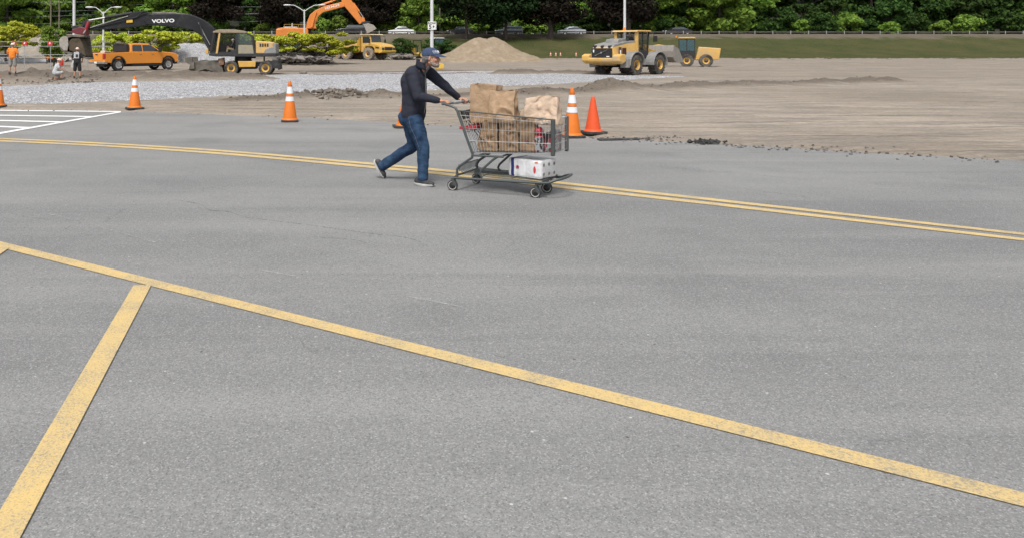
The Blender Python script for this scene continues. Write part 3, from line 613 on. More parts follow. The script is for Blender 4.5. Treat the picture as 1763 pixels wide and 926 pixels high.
car('black pickup truck on the highway above the dump truck',605,146.8,M_BLKCAR,5.6,1.85,-1,[(-.5,.3),(-.49,.66),(-.45,.93),(.08,1.0),(.22,.69),(.5,.3)],'pickup_truck',cat='pickup truck')
car('white car half hidden by the low dark tree on the highway',690,147.2,paint('white_paint_car',(.75,.75,.75),0),4.6,1.5,-1)
car('black sedan on the highway left of the sand pile',792,147.0,paint('near_black',(.02,.022,.026)),4.6,1.5,-1)
car('grey station wagon on the highway behind the sand pile',876,147.1,paint('grey_car',(.13,.15,.18),.6),4.8,1.6,-1,suv)
car('silver sedan on the highway left of the wheel loader',984,146.7,paint('silver_car',(.55,.57,.6),.5),4.7,1.48,-1)
car('dark sedan on the highway behind the loader\'s right side',1166,147.0,paint('charcoal_car',(.03,.03,.035)),4.7,1.45,-1)
# ================================================= POLES
WPO=mat('white_pole_paint',(.55,.56,.57),rough=.5,var=.08,scale=2)
WOOD=mat('pole_wood',(.16,.13,.10),rough=.95,var=.25,stretch=(4,4,.4))
def pole(px,py,d,r0,label,H=14,name='light_pole',m=None,lean=0,cat='light pole'):
    p=G(px,py) if d is None else V(((px-CX)/F*d,d,0)); 
    if d is not None: p.z=TZ(p.x,p.y)
    e=empty(name,p,0,label,cat); b=MB(); b.tube([(0,0,-.3),(0,0,H*.5),(lean,0,H)],[r0,r0*.85,r0*.6],14); b.build('pole',m or WPO,e,smooth=60)
    if name=='light_pole':
        q=MB(); q.cyl((0,0,-.3),(0,0,.45),.32,.3,16); q.build('concrete_base',mat('concrete',(.36,.35,.33),rough=.9,bump=.3),e,bevel=.03,smooth=40)
        for s_ in (-1,1):
            q=MB(); q.tube([(0,0,H-.2),(s_*.5,0,H+.1),(s_*1.2,0,H+.15)],.05,8); q.build('arm',m or WPO,e,smooth=60); q=MB(); q.obox((s_*1.5,0,H+.15),(.7,.35,.14)); q.build('lamp_head',m or WPO,e,bevel=.03)
    return e
pole(127.5,0,80,.155,'tall white light pole rising behind the excavator bucket')
sp=pole(743.5,0,72,.165,'tall white pole carrying the row sign behind the man\'s cap')
pole(1075.5,0,84,.145,'tall white light pole behind the loader cab roof')
sp_o=sp.location; q=MB(); zc=CH-(45.0-HY)/F*72-sp_o.z
sg=MB(); sg.obox((-.03,-.2,zc),(.70,.03,.72)); sgn=sg.build('sign_panel',mat('sign_white',(.72,.72,.70),rough=.4,var=.04),sp,bevel=.008)
sg=MB(); sg.obox((.36,-.02,zc),(.03,.34,.70)); sg.build('sign_panel',mat('sign_white',(0,0,0)),sp)
def text(s,loc,rot,size,m,parent,name='lettering',ext=.002,bold=.0,sx=1.0,align='CENTER'):
    c=bpy.data.curves.new(name,'FONT'); c.body=s; c.size=size; c.align_x=align; c.align_y='CENTER'; c.extrude=ext; c.offset=bold
    tmp=bpy.data.objects.new('tmp',c); COL.objects.link(tmp); bpy.context.view_layer.update()
    me=bpy.data.meshes.new_from_object(tmp.evaluated_get(bpy.context.evaluated_depsgraph_get())); bpy.data.objects.remove(tmp)
    me.materials.clear(); o=link(name,me,m,parent); o.location=loc; o.rotation_euler=rot; o.scale=(sx,1,1); return o
INK=mat('black_ink',(.02,.02,.02),rough=.6,var=.02); WINK=mat('white_ink',(.75,.75,.75),rough=.5,var=.02)
text('ROW',(-.03,-.222,zc+.20),(PI/2,0,0),.27,INK,sp,bold=.008); text('5',(-.17,-.222,zc-.12),(PI/2,0,0),.50,INK,sp,bold=.016); text('B',(.14,-.222,zc-.13),(PI/2,0,0),.30,INK,sp,bold=.014)
def twin(px,ptop,d,label,hw):
    X=(px-CX)/F*d; zg=TZ(X,d); H=CH-(ptop-HY)/F*d-zg; e=empty('street_lamp',(X,d,zg),0,label,'street lamp')
    b=MB(); b.tube([(0,0,-.2),(0,0,H)],[.12,.09],12); b.build('pole',WPO,e,smooth=60)
    for s_ in (-1,1):
        b=MB(); b.tube([(0,0,H-.25),(s_*hw*.35,0,H+.18),(s_*hw*.7,0,H+.5),(s_*hw*.95,0,H+.52)],[.055,.05,.045,.04],8); b.build('arm',WPO,e,smooth=60)
        b=MB(); b.rings([[(s_*(hw*.9+t_*.95),math.cos(a)*.2*f_,H+.52+math.sin(a)*.11*f_) for a in [2*PI*i/10 for i in range(10)]] for t_,f_ in ((0,.35),(.2,.8),(.6,1),(.9,.75),(1,.3))]); b.build('lamp_head',WPO,e,smooth=50)
    b=MB(); b.obox((0,-.14,2.9),(.2,.12,.45)); b.build('junction_box',WPO,e,bevel=.02); return e
twin(178,21,94,'white twin-arm street lamp left, above the pickup bed',1.25); twin(524,17,98,'white twin-arm street lamp beside the orange excavator arm',1.75)
# wooden utility poles and wires in front of the wood
ups=[]
for px,d,top,lb in ((87,151.6,12,'weathered leaning utility pole left of the tall white pole'),(102,152.2,-6,'pale utility pole just left of the tall white pole'),(449,158,-14,'pale bare utility pole in front of the dark copper trees'),(757,153,-20,'thin utility pole behind the row sign'),):
    X=(px-CX)/F*d; zg=4.0; H=CH-(top-HY)/F*d-zg+1.5; e=empty('utility_pole',(X,d,zg),0,lb,'utility pole'); b=MB(); b.tube([(0,0,-.5),(.1 if px==87 else 0,0,H)],[.17,.12],10); b.build('pole',WOOD,e,smooth=60)
    b=MB(); b.obox((0,-.15,H-1),(2.4,.1,.12)); b.build('crossarm',WOOD,e); ups.append((X,d,zg+H-1))
b=MB()
for z0,z1 in ((11.2,9.4),(9.2,8.2),(7.7,8.2),(6.4,6.8)):
    pts=[]
    for k in range(25): t_=k/24; x=-80+t_*66; pts.append((x,151.9,z0*(1-t_)+z1*t_-1.2*math.sin(PI*((t_*2)%1))*.35))
    b.tube(pts,.022,4)
tag(b.build('overhead_wires',mat('wire',(.22,.22,.22),rough=.6)),'thin overhead wires strung across the dark trees at upper left','wires')
# ================================================= CONSTRUCTION MACHINES
YEL=mat('machine_yellow',(.56,.33,.060),rough=.5,var=.10,scale=1.5,dirt=(.34,.27,.19),damt=.35)
YELP=mat('machine_pale_yellow',(.57,.34,.085),rough=.55,var=.10,scale=1.5,dirt=(.40,.34,.26),damt=.45)
YELB=mat('machine_bright_yellow',(.62,.40,.06),rough=.45,var=.08,scale=1.5,dirt=(.36,.27,.15),damt=.2)
DKG=mat('machine_dark_grey',(.028,.029,.032),rough=.6,spec=.3,var=.15,scale=2,dirt=(.10,.09,.08),damt=.2)
MDG=mat('machine_mid_grey',(.20,.20,.20),rough=.6,var=.15,scale=2,dirt=(.30,.27,.23),damt=.4)
DSTL=mat('dusty_steel',(.10,.092,.08),rough=.8,metal=.2,var=.25,scale=2,dirt=(.20,.175,.145),damt=.6,bump=.3,bscale=10)
ORG=mat('machine_orange',(.62,.20,.035),rough=.45,var=.10,scale=1.5,dirt=(.45,.22,.10),damt=.2)
GLS=mat('cab_glass',(.03,.04,.04),rough=.06,var=.2,scale=1,spec=.5,alpha=.22)
ROD=mat('chrome_rod',(.55,.55,.54),rough=.3,metal=.8,var=.1)
RED=mat('dark_red',(.28,.02,.03),rough=.5,var=.15)
LREF=mat('lamp_glass',(.7,.7,.7))
# ---- wheeled excavator with black boom
eo=G(405,127.6); eo.y=60.0; eo.x=(405-CX)/F*60; eo.z=-.25
EX=empty('wheeled_excavator',eo,0,'yellow and grey wheeled excavator with a black boom reaching left over the pickup','excavator')
qn=plane(eo,0,-1.25); q0=plane(eo,0,-.25); qb=plane(eo,0,-.3); qf=plane(eo,0,0)
def pg(q,pts): return [q(*p) for p in pts]
zt=lambda q,p:q(*p)
for px in (397.5,456.8):
    x,z=qn(px,117.5); r=z-0.0
    for sd in (-1,1): wheel(EX,(x,sd*.98,.49),.49,.5,.30,YEL,RUBD,n=28,dish=.1,lug=22,out=sd)
b=MB(); b.prism(pg(qn,[(386,109),(470,109),(468,113),(440,114.5),(438,120),(410,120),(408,114.5),(388,113)]),-.75,.75); b.build('chassis',DKG,EX,bevel=.03)
b=MB(); b.prism(pg(qn,[(409,106),(440,106),(439,116),(411,116.5)]),-1.08,-.76); b.build('side_box',YEL,EX,bevel=.03)
b=MB(); b.prism(pg(qn,[(374,102),(384,100),(385,112),(377,114)]),-1.0,-.4); b.build('step_box',mat('rust',(.16,.08,.045),rough=.9,dirt=DUST,damt=.4),EX,bevel=.02)
b=MB(); b.prism(pg(qn,[(321,127),(319.5,121),(331,118),(334,108),(340,105.5),(372,105),(380,112),(384,127),(378,129),(352,120),(330,127)]),-.9,.9)
for s_ in(-1,1): b.prism(pg(qn,[(316.5,99),(330,99),(331,109),(326,112),(317,107)]),s_*1.0-.12,s_*1.0+.12)
b.prism(pg(qn,[(327,110),(334,107),(334,119),(324,121)]),-1.12,1.12); b.build('dozer_blade',DSTL,EX,bevel=.03)
b=MB(); x,z=qn(346,117); 
for sd in (-.45,.45): b.lathe([(.1,-.28),(.60,-.28),(.64,-.2),(.64,.2),(.60,.28),(.1,.28)],(x,sd*1.0,.42),'y',24)
b.build('blade_underside',BLK,EX,smooth=40)  # black drums stand in for the dark underside of the blade block
b=MB(); b.prism(pg(qn,[(461,106),(478,104),(481,119),(462,118),(458,112)]),-1.1,1.1); b.prism(pg(qn,[(478,111),(481,111),(481.5,121),(478,121)]),-1.2,1.2); b.build('outrigger',DKG,EX,bevel=.03)
b=MB(); b.prism(pg(qn,[(359,93.2),(474.6,93.2),(475,98),(440,98.5),(372,98),(359.5,96.5)]),-1.2,1.2); b.build('upper_deck',DKG,EX,bevel=.03)
b=MB(); b.cyl((qn(415,100)[0],0,qn(415,109)[1]),(qn(415,100)[0],0,qn(415,97)[1]),.62,n=24); b.build('slew_ring',DKG,EX,smooth=40)
b=MB(); b.prism(pg(qn,[(440,71),(466,72.5),(470,75),(470,93),(440,93)]),-1.17,1.17); hood=b.build('engine_cover',YELP,EX,bevel=.06)
b=MB(); b.prism(pg(qn,[(453.5,93.1),(455,88),(459,84),(466,81.5),(470,81),(470.2,74.3),(474.8,76),(475.2,93.1)]),-1.21,1.21); b.build('counterweight',MDG,EX,bevel=.05)
b=MB(); x0,z0=qn(446,75.6); x1,z1=qn(462.8,81)
for k in range(4):
    xa=x0+(x1-x0)*(k/4)+.03; xb=x0+(x1-x0)*((k+1)/4)-.03
    b.box(xa,xb,-1.195,-1.16,z1,z0)
b.build('vent_grille',BLK,hood)
# cab
CW=(-1.19,-.28)
cabx=lambda pts,y0,y1,nm,m,bv=.015:(MB().prism(pg(qn,pts),y0,y1).build(nm,m,CABP,bevel=bv))
b=MB(); b.prism(pg(qn,[(366.5,54.5),(377,51.2),(405,51.5),(419,53.5),(423,56),(423,57.6),(366,57.2)]),CW[0]-.03,CW[1]+.03); CAB=b.build('cab_roof',mat('tan_roof',(.24,.185,.12),rough=.8,dirt=DUST,damt=.6),EX,bevel=.04)
b=MB()
for y0,y1 in ((CW[0],CW[0]+.07),(CW[1]-.07,CW[1])):
    b.prism(pg(qn,[(359.8,93),(363,93),(369.5,57),(366.5,57)]),y0,y1)
    b.prism(pg(qn,[(406.5,93),(409.8,93),(409.8,57),(406.5,57)]),y0,y1)
    b.prism(pg(qn,[(436.8,93),(440.2,93),(434.5,62),(424,57),(420,57),(432,63.5)]),y0,y1)
    b.prism(pg(qn,[(409.8,76),(437,76),(437,77.4),(409.8,77.4)]),y0,y1)
b.prism(pg(qn,[(437.5,93),(440.2,93),(434.5,62),(432.3,62)]),CW[0]+.07,CW[1]-.07)
b.build('cab_frame',BLK,EX,bevel=.01)
b=MB(); b.prism(pg(qn,[(371,93),(374.5,93),(379.5,58),(376.5,57)]),CW[0]-.03,CW[0]+.05); b.build('cab_pillar',YELP,EX,bevel=.01)
b=MB(); b.prism(pg(qn,[(409.8,77.4),(437,77.4),(438,93),(409.8,93)]),CW[0]+.02,CW[0]+.06); b.build('cab_side_panel',mat('cab_panel',(.24,.23,.19),rough=.5,dirt=(.35,.28,.12),damt=.5),EX,bevel=.01)
b=MB(); b.prism(pg(qn,[(409.8,57.2),(423,57.2),(432.5,64),(436.8,76),(409.8,76)]),CW[0]+.02,CW[0]+.035); b.build('side_window',mat('cab_glass_side',(.07,.10,.10),rough=.06,alpha=.55,spec=.6),EX)
b=MB(); b.prism(pg(qn,[(363,93),(369.5,57.3),(370.3,57.3),(363.8,93)]),CW[0]+.07,CW[1]-.07); b.build('windscreen',GLS,EX)
b=MB(); b.prism(pg(qn,[(364,78),(409.8,78),(409.8,57.5),(369.5,57.5)]),CW[1]-.05,CW[1]-.035); b.build('far_window',mat('far_glass',(.02,.03,.03),rough=.1,alpha=.72),EX)
b=MB(); b.prism(pg(qn,[(361.5,90),(406.5,90),(406.5,93),(361.5,93)]),CW[0]+.03,CW[1]-.07); b.prism(pg(qn,[(361.5,78),(438,78),(438,93),(361.5,93)]),CW[1]-.06,CW[1]-.01); b.prism(pg(qn,[(404,60),(409,58),(409,90),(406,90)]),CW[0]+.08,CW[1]-.08); b.prism(pg(qn,[(372,93),(372,84),(375,84),(377,93)]),-.9,-.5); b.build('cab_floor_dark_panels',BLK,EX)  # floor, plus dark rear and far-side panels added to darken the cab inside
b=MB(); b.prism(pg(qn,[(396,93),(396,86.5),(404,86.5),(405,70),(408,70),(409,93)]),-.98,-.5); b.build('operator_seat',mat('seat_cloth',(.04,.04,.045),rough=.9),EX,bevel=.03)
b=MB(); b.obox((qn(355.5,89)[0],-1.0,qn(355.5,89)[1]),(.22,.3,.35)); b.build('front_lamp',YELP,EX,bevel=.03)
# boom (centre plane)
b=MB(); b.prism(pg(qf,[(259,25.5),(300,24.3),(327,25.5),(338,29),(349,34),(360,41),(369.5,50),(372.5,60),(371.5,72),(366,86),(361,86),(359,74),(354,67.5),(346,61.5),(333,53),(310,48.5),(290,46.6),(253,43),(249,37),(252,29)]),-.26,.26)
BOOM=b.build('boom',mat('boom_black',(.014,.015,.018),rough=.6,spec=.3,var=.15,scale=1.2,dirt=(.06,.058,.055),damt=.25),EX,bevel=.05)
b=MB(); b.prism(pg(qf,[(253,18.5),(258,25.5),(259,34),(256,44),(240,46.5),(212,49.5),(180,51.6),(154,52.6),(153,50),(165,46.5),(195,37.5),(222,27),(236,21)]),-.2,.2); ST=b.build('stick',mat('boom_black',(0,0,0)),EX,bevel=.04)
b=MB(); x,z=qf(283,50); b.tube([(qf(262,26)[0],0,qf(262,24.3)[1]),(qf(300,24)[0],0,qf(300,24)[1])],.12,12); b.tube([(qf(300,24)[0],0,qf(300,24)[1]),(qf(330,27)[0],0,qf(330,28)[1])],.09,12); b.build('stick_cylinder',DSTL,BOOM,smooth=40)
b=MB(); b.tube([(qf(228,22.5)[0],0,qf(228,23)[1]),(qf(181,31.5)[0],0,qf(181,31)[1])],.115,12); cy=b.build('bucket_cylinder',DKG,ST,smooth=40)
b=MB(); b.tube([(qf(181,31)[0],0,qf(181,31)[1]),(qf(149,37)[0],0,qf(149,36.5)[1])],.06,10); b.build('piston_rod',ROD,cy,smooth=40)
b=MB(); b.tube([(qf(222,28.5)[0],-.25,qf(222,28.5)[1]),(qf(190,38)[0],-.25,qf(190,38)[1]),(qf(157,49)[0],-.25,qf(157,48.5)[1])],.035,6); b.tube([(qf(343,40)[0],-.3,qf(343,40)[1]),(qf(352,58)[0],-.34,qf(352,58)[1]),(qf(363,78)[0],-.34,qf(363,78)[1])],.035,6); b.build('hydraulic_pipe',ROD,BOOM,smooth=40)
for s_ in (-.42,.42):
    b=MB(); b.tube([(qf(364,88)[0],s_,qf(364,88)[1]),(qf(352,66)[0],s_,qf(352,66)[1])],.11,12); b.tube([(qf(352,66)[0],s_,qf(352,66)[1]),(qf(345,40)[0],s_,qf(345,40)[1])],.06,10); b.build('boom_cylinder',DKG,EX,smooth=40)
b=MB(); x,z=qf(224.5,37.5); b.obox((x,-.235,z),(.45,.05,.2),(0,-.05,0)); b.build('yellow_decal',YELB,ST)
for k_,(dy,sg_) in enumerate(((-.24,.10),(-.27,-.04),(.2,.16))):
    b=MB(); pa=qf(262,27); pb=qf(236,30+k_); pc=qf(205,37+k_); pd=qf(170,46+k_); b.tube([(pa[0],dy,pa[1]),((pa[0]+pb[0])/2,dy,(pa[1]+pb[1])/2+.25+sg_),(pb[0],dy,pb[1]),(pc[0],dy,pc[1]+sg_*.6),(pd[0],dy,pd[1])],.028,6); b.build('hydraulic_hose',BLK,ST,smooth=50)
x,z=qf(282.5,37.2); text('VOLVO',(x,-.272,z),(PI/2,R(-2),0),.345,WINK,BOOM,bold=.012,sx=1.42,ext=.006)
# linkage, tilt rotator and bucket
b=MB(); b.prism(pg(qf,[(147,35),(153,35),(155,46),(150,52),(146,49)]),-.14,.14); b.prism(pg(qf,[(141,43),(148,35),(150,37),(143,48)]),-.1,.1); b.build('linkage',DKG,ST,bevel=.02)
b=MB(); b.prism(pg(qf,[(127,51),(134,50),(139,47),(150,49),(153,52),(151,62),(144,61),(138,60),(126,57)]),-.36,.36); TR=b.build('tilt_rotator',mat('rotator_red',(.17,.012,.02),rough=.5,dirt=(.03,.03,.03),damt=.5),EX,bevel=.04)
b=MB(); b.prism(pg(qf,[(126,46),(133,44),(147,48),(150,50),(130,54),(126,52)]),-.3,.3); b.build('bracket',BLK,TR,bevel=.03)
b=MB(); b.tube([(qf(156,38)[0],-.4,qf(156,38)[1]),(qf(151,52)[0],-.4,qf(151,52)[1])],.12,12); tc_=b.build('tilt_cylinder',RED,TR,smooth=40)
b=MB(); b.tube([(qf(151,52)[0],-.4,qf(151,52)[1]),(qf(147,58.5)[0],-.4,qf(147,58.5)[1])],.05,8); b.build('piston_rod',ROD,tc_,smooth=40)
cx_,cz_=qf(128,79); oz=[]
import math as _m
def bucket(parent,q,outer,inner,y0,y1,m,nm='bucket',open_near=False):
    b=MB(); A=pg(q,outer); B=pg(q,inner); n=len(A)
    for i in range(n-1):
        for ya,yb in ((y0,y1),):
            b.add([(A[i][0],ya,A[i][1]),(A[i+1][0],ya,A[i+1][1]),(B[i+1][0],ya,B[i+1][1]),(B[i][0],ya,B[i][1]),(A[i][0],yb,A[i][1]),(A[i+1][0],yb,A[i+1][1]),(B[i+1][0],yb,B[i+1][1]),(B[i][0],yb,B[i][1])],[(0,1,2,3),(7,6,5,4),(0,4,5,1),(3,2,6,7),(0,3,7,4),(1,5,6,2)])
    for ya in ((y1-.05,) if open_near else (y0,y1-.05)): b.prism(B,ya,ya+.05)
    return b.build(nm,m,parent,bevel=.012)
BK=bucket(EX,qf,[(150,62),(128,61),(114,64),(107.5,70),(107,78),(111,87),(120,92),(133,95),(147,100),(157,103)],[(150,65),(129,64.5),(116,67),(111,72),(110.5,78),(114,85),(122,89.5),(134,92.5),(148,97),(156,100.5)],-.72,.72,DSTL,open_near=True)
b=MB(); 
for yy in (-.74,-.37,0,.37,.74): b.lathe([(.0,-.02),(.95,-.02),(.98,0),(.95,.02),(0,.02)],(qf(125,78)[0],yy*0+ .0,qf(125,78)[1]),'y',20) if False else None
b.prism(pg(qf,[(112,64.5),(119,63),(123,66),(124,78),(122,88),(116,87.5),(109,80),(108,70)]),-.78,-.72); b.build('bucket_cheek',mat('worn_steel',(.34,.32,.29),rough=.7,metal=.3,var=.2,dirt=DUST,damt=.5),BK,bevel=.02)
b=MB(); b.prism(pg(qf,[(128,67),(142,66),(146,75),(150,86),(153,98),(144,95),(134,91.5),(124,88),(121,76)]),-.66,.66); b.build('bucket_filling',mat('dark_filling',(.075,.058,.038),rough=1,var=.4,scale=2,bump=1,bscale=5),BK,bevel=.08)  # dark brown block filling the bucket's inside
# ---- orange pickup
po=G(240,122.3); PK=empty('pickup_truck',(0,0,0),0,'orange heavy pickup truck with black canopy rack parked beside the three workers','pickup truck')
OR=mat('truck_orange',(.72,.26,.028),rough=.3,var=.05,coat=.6,dirt=(.5,.28,.12),damt=.12)
def rtruck(PK):
    L0,L1=-2.75,3.45; hw=.98
    b=MB(); side=[(L0,.62),(L0,1.28),(-.75,1.34),(1.95,1.36),(3.1,1.24),(3.32,1.08),(3.36,.62),(2.98,.55),(2.92,.82),(2.7,1.02),(2.3,1.04),(2.0,.86),(1.92,.5),(-1.15,.5),(-1.22,.82),(-1.45,1.02),(-1.85,1.04),(-2.13,.84),(-2.2,.55),(-2.6,.62)]
    b.prism(side,-hw,-hw+.12); b.prism(side,hw-.12,hw)
    b.prism([(L0,.62),(L0,1.28),(L0+.12,1.28),(L0+.12,.62)],-hw+.12,hw-.12); b.box(1.75,3.3,-hw+.12,hw-.12,.75,1.22); b.prism([(1.75,1.2),(1.9,1.375),(3.05,1.27),(3.3,1.1),(3.3,.9),(1.75,.9)],-hw+.1,hw-.1)
    b.box(-.75,1.9,-hw+.12,hw-.12,.55,1.3); b.box(L0+.1,-.7,-hw+.1,hw-.1,.82,.9)
    body=b.build('body',OR,PK,bevel=.035)
    cabp=[(-.72,1.33),(-.60,1.92),(-.2,1.97),(.75,1.95),(1.25,1.80),(1.95,1.36)]
    A=[(x,-.92 if z<1.5 else -.76,z) for x,z in cabp]; b=MB(); b.prism3(A,[(x,-y,z) for x,y,z in A]); b.build('cab',OR,PK,bevel=.05)
    g=MB()
    for s_ in(-1,1):
        def wq(x0,x1,x2,x3):
            p=[(x0,s_*.925,1.40),(x1,s_*.79,1.84),(x2,s_*.79,1.84),(x3,s_*.925,1.40)]; g.add(p+[(a,b_-s_*.05,c) for a,b_,c in p],[(0,1,2,3),(7,6,5,4),(0,4,5,1),(1,5,6,2),(2,6,7,3),(3,7,4,0)])
        wq(-.52,-.46,.28,.28); wq(.36,.36,1.05,1.72)
    g.add([(-.735,-.74,1.42),(-.625,-.66,1.86),(-.625,.66,1.86),(-.735,.74,1.42)],[(0,1,2,3)])
    g.add([(1.92,-.78,1.42),(1.30,-.68,1.80),(1.30,.68,1.80),(1.92,.78,1.42)],[(3,2,1,0)])
    g.build('window',glass(),PK)
    b=MB(); cp=[(-2.2,1.34),(-2.12,1.62),(-1.95,1.88),(-.74,1.92),(-.74,1.34)]
    b=MB()
    b.prism([(-1.0,1.34),(-1.0,1.90),(-.8,1.92),(-.8,1.34)],-.86,.86); b.obox((-.9,0,1.96),(.4,1.2,.05)); b.build('headache_rack',BLK,PK,bevel=.02)
    b=MB(); b.box(L0+.02,-.85,-hw+.02,-hw+.1,1.285,1.325); b.box(L0+.02,-.85,hw-.1,hw-.02,1.285,1.325); b.build('bed_rail',BLK,PK)
    b=MB(); b.obox((-2.3,-.3,1.3),(.5,.4,.22),(0,.1,.3)); b.obox((-1.9,.3,1.28),(.6,.5,.2),(0,0,.2)); b.build('bed_load',mat('tarp',(.55,.42,.32),rough=.8),PK,bevel=.04)
    for x in (-1.67,2.47):
        for sd in (-1,1): wheel(PK,(x,sd*.84,.43),.43,.29,.25,CHR,n=28,dish=.05,spokes=8,out=sd)
        for sd in (-1,1):
            b=MB(); n=12; o_=[(x+math.cos(PI*i/n)*.60,.43+math.sin(PI*i/n)*.62) for i in range(n+1)]; i_=[(x+math.cos(PI*i/n)*.52,.43+math.sin(PI*i/n)*.53) for i in range(n,-1,-1)]
            b.prism(o_+i_,sd*.955-.06,sd*.955+.06); b.build('wheel_arch',BLK,PK,bevel=.01)
    b=MB(); b.box(-2.72,-2.5,-.95,.95,.50,.66); b.box(-2.86,-2.68,-.98,.98,.52,.66); b.build('rear_bumper',CHR,PK,bevel=.03)
    b=MB(); b.obox((-2.87,0,.60),(.02,.3,.13)); b.build('licence_plate',mat('sign_white',(0,0,0)),PK)
    b=MB(); b.box(-2.775,-2.745,-.72,.72,.72,1.22); b.build('tailgate',OR,PK,bevel=.02)
    b=MB(); b.obox((-2.79,0,1.17),(.03,.3,.06)); b.build('tailgate_handle',BLK,PK)
    for sd in(-1,1):
        b=MB(); b.obox((-2.73,sd*.87,1.05),(.12,.24,.36)); b.build('tail_light',mat('tail_red',(.35,.02,.02)),PK,bevel=.02)
        b=MB(); b.obox((3.3,sd*.78,1.0),(.14,.35,.25)); b.build('headlight',LREF,PK,bevel=.02)
        b=MB(); b.obox((1.62,sd*1.16,1.5),(.16,.22,.34)); b.obox((1.62,sd*1.0,1.42),(.06,.2,.05)); b.build('side_mirror',BLK,PK,bevel=.02)
        b=MB(); b.obox((.1,sd*.99,1.2),(.2,.03,.04)); b.obox((1.1,sd*.99,1.2),(.2,.03,.04)); b.build('door_handle',CHR,PK)
        b=MB(); b.box(-.6,1.8,sd*.98-.12,sd*.98+.02,.36,.44); b.build('running_board',BLK,PK,bevel=.01)
    b=MB(); b.box(3.25,3.46,-.95,.95,.45,.72); b.build('front_bumper',CHR,PK,bevel=.03); b=MB(); b.box(3.3,3.4,-.62,.62,.75,1.08); b.build('grille',BLK,PK,bevel=.02)
    b=MB(); b.box(-2.5,3.1,-.5,.5,.3,.52); b.cyl((-1.67,-.8,.43),(-1.67,.8,.43),.08); b.cyl((2.47,-.8,.43),(2.47,.8,.43),.08); b.build('underbody',BLK,PK)
rtruck(PK)
PK.location=(po.x-.75,po.y+.3,po.z+.02); PK.rotation_euler=(0,0,R(48)); PK.scale=(1.2,1.2,1.18)
# ---- wheel loader seen from its rear
wc=G(1094,130.6); th=R(40); LO=empty('wheel_loader',(wc.x-1.35*math.sin(th),wc.y+1.35*math.cos(th),wc.z),th,'large yellow wheel loader with grey hood seen from behind on the gravel edge','wheel loader')
for x in (0,3.1):
    for sd in (-1,1): wheel(LO,(x,sd*1.2,.74),.74,.60,.36,YEL,RUBD,lug=20,n=30,dish=.16,out=sd)
b=MB(); b.box(-1.9,1.2,-.55,.55,.7,1.4); b.cyl((0,-1,.74),(0,1,.74),.2); b.cyl((3.1,-1,.74),(3.1,1,.74),.2); b.box(1.0,3.6,-.5,.5,.7,1.3); b.build('chassis',DKG,LO,bevel=.03)
b=MB(); b.prism([(-2.25,.98),(-2.28,1.22),(-1.75,1.30),(-1.55,1.28),(-1.55,.95),(-1.9,.80)],-1.5,1.5); 
for sd in(-1,1): b.prism([(-2.30,1.0),(-2.30,1.40),(-2.0,1.52),(-1.5,1.50),(-1.45,1.0),(-1.8,.86)],sd*1.22-.30,sd*1.22+.30)
BU=b.build('rear_counterweight',YELP,LO,bevel=.07)
b=MB(); b.box(-2.0,-1.5,-.85,.85,.72,.98); b.build('under_tank',mat('rusty_yellow',(.30,.19,.06),rough=.8,dirt=(.12,.09,.06),damt=.6),LO,bevel=.06)
hp=[(-2.02,1.28),(-2.05,1.95),(-1.75,2.16),(-.2,2.36),(.95,2.42),(.95,1.3)]
A=[(x,-.98 if z<1.9 else -.78,z) for x,z in hp]; b=MB(); b.prism3(A,[(x,-y,z) for x,y,z in A]); b.build('hood_side',YELP,LO,bevel=.05)
b=MB(); b.prism3([(x,-.80,z) for x,z in [(-2.0,1.98),(-1.76,2.2),(-.2,2.41),(.95,2.47),(.95,2.3),(-.2,2.2)]],[(x,.80,z) for x,z in [(-2.0,1.98),(-1.76,2.2),(-.2,2.41),(.95,2.47),(.95,2.3),(-.2,2.2)]]); b.prism([(-.9,2.3),(-.8,2.56),(-.1,2.62),(.5,2.62),(.6,2.4)],-.5,.5); b.build('hood_top',MDG,LO,bevel=.05)
b=MB(); b.box(-2.13,-2.03,-.80,.80,1.27,1.92); GR=b.build('radiator_grille',BLK,LO,bevel=.02)
b=MB()
for k in range(7): b.box(-2.145,-2.12,-.74,.74,1.31+k*.085,1.345+k*.085)
b.build('grille_bars',DKG,GR)
b=MB(); b.tube([(-2.17,.5,1.40),(-2.17,-.5,1.82)],.022,6); b.obox((-2.17,0,1.61),(.03,.13,.13),(R(45),0,0)); b.build('diagonal_bar',CHR,GR)
b=MB(); b.obox((-2.15,.62,1.72),(.02,.09,.2)); b.obox((-2.15,-.52,1.34),(.02,.22,.07)); b.build('sticker',WINK,GR)
for y in (-.58,0,.58):
    b=MB(); b.cyl((-2.12,y,2.03),(-1.85,y,2.05),.085); b.build('work_lamp',BLK,LO,smooth=40)
for y in (-.9,-1.0):
    pass
b=MB(); b.box(-1.5,-1.2,-1.0,-.96,1.45,2.0); b.box(-1.05,-.6,-1.0,-.96,1.5,1.95)
for k in range(5): b.box(-1.05,-.6,-1.02,-.985,1.53+k*.085,1.56+k*.085)
b.build('side_vent',mat('vent_brown',(.08,.03,.02),rough=.7),LO)
b=MB(); b.obox((-1.35,-1.01,1.62),(.14,.02,.34)); b.build('sticker',WINK,LO)
def fender(x,nm,m):
    for sd in(-1,1):
        b=MB(); n=14; a0,a1=R(-5),R(185); ro,ri=1.0,.90
        o_=[(x+math.cos(a0+(a1-a0)*i/n)*ro,.78+math.sin(a0+(a1-a0)*i/n)*ro*.92) for i in range(n+1)]; i_=[(x+math.cos(a0+(a1-a0)*i/n)*ri,.78+math.sin(a0+(a1-a0)*i/n)*ri*.92) for i in range(n,-1,-1)]
        b.prism(o_+i_,sd*1.2-.36,sd*1.2+.36); b.build(nm,m,LO,bevel=.03)
fender(0,'rear_fender',MDG); fender(3.1,'front_fender',MDG)
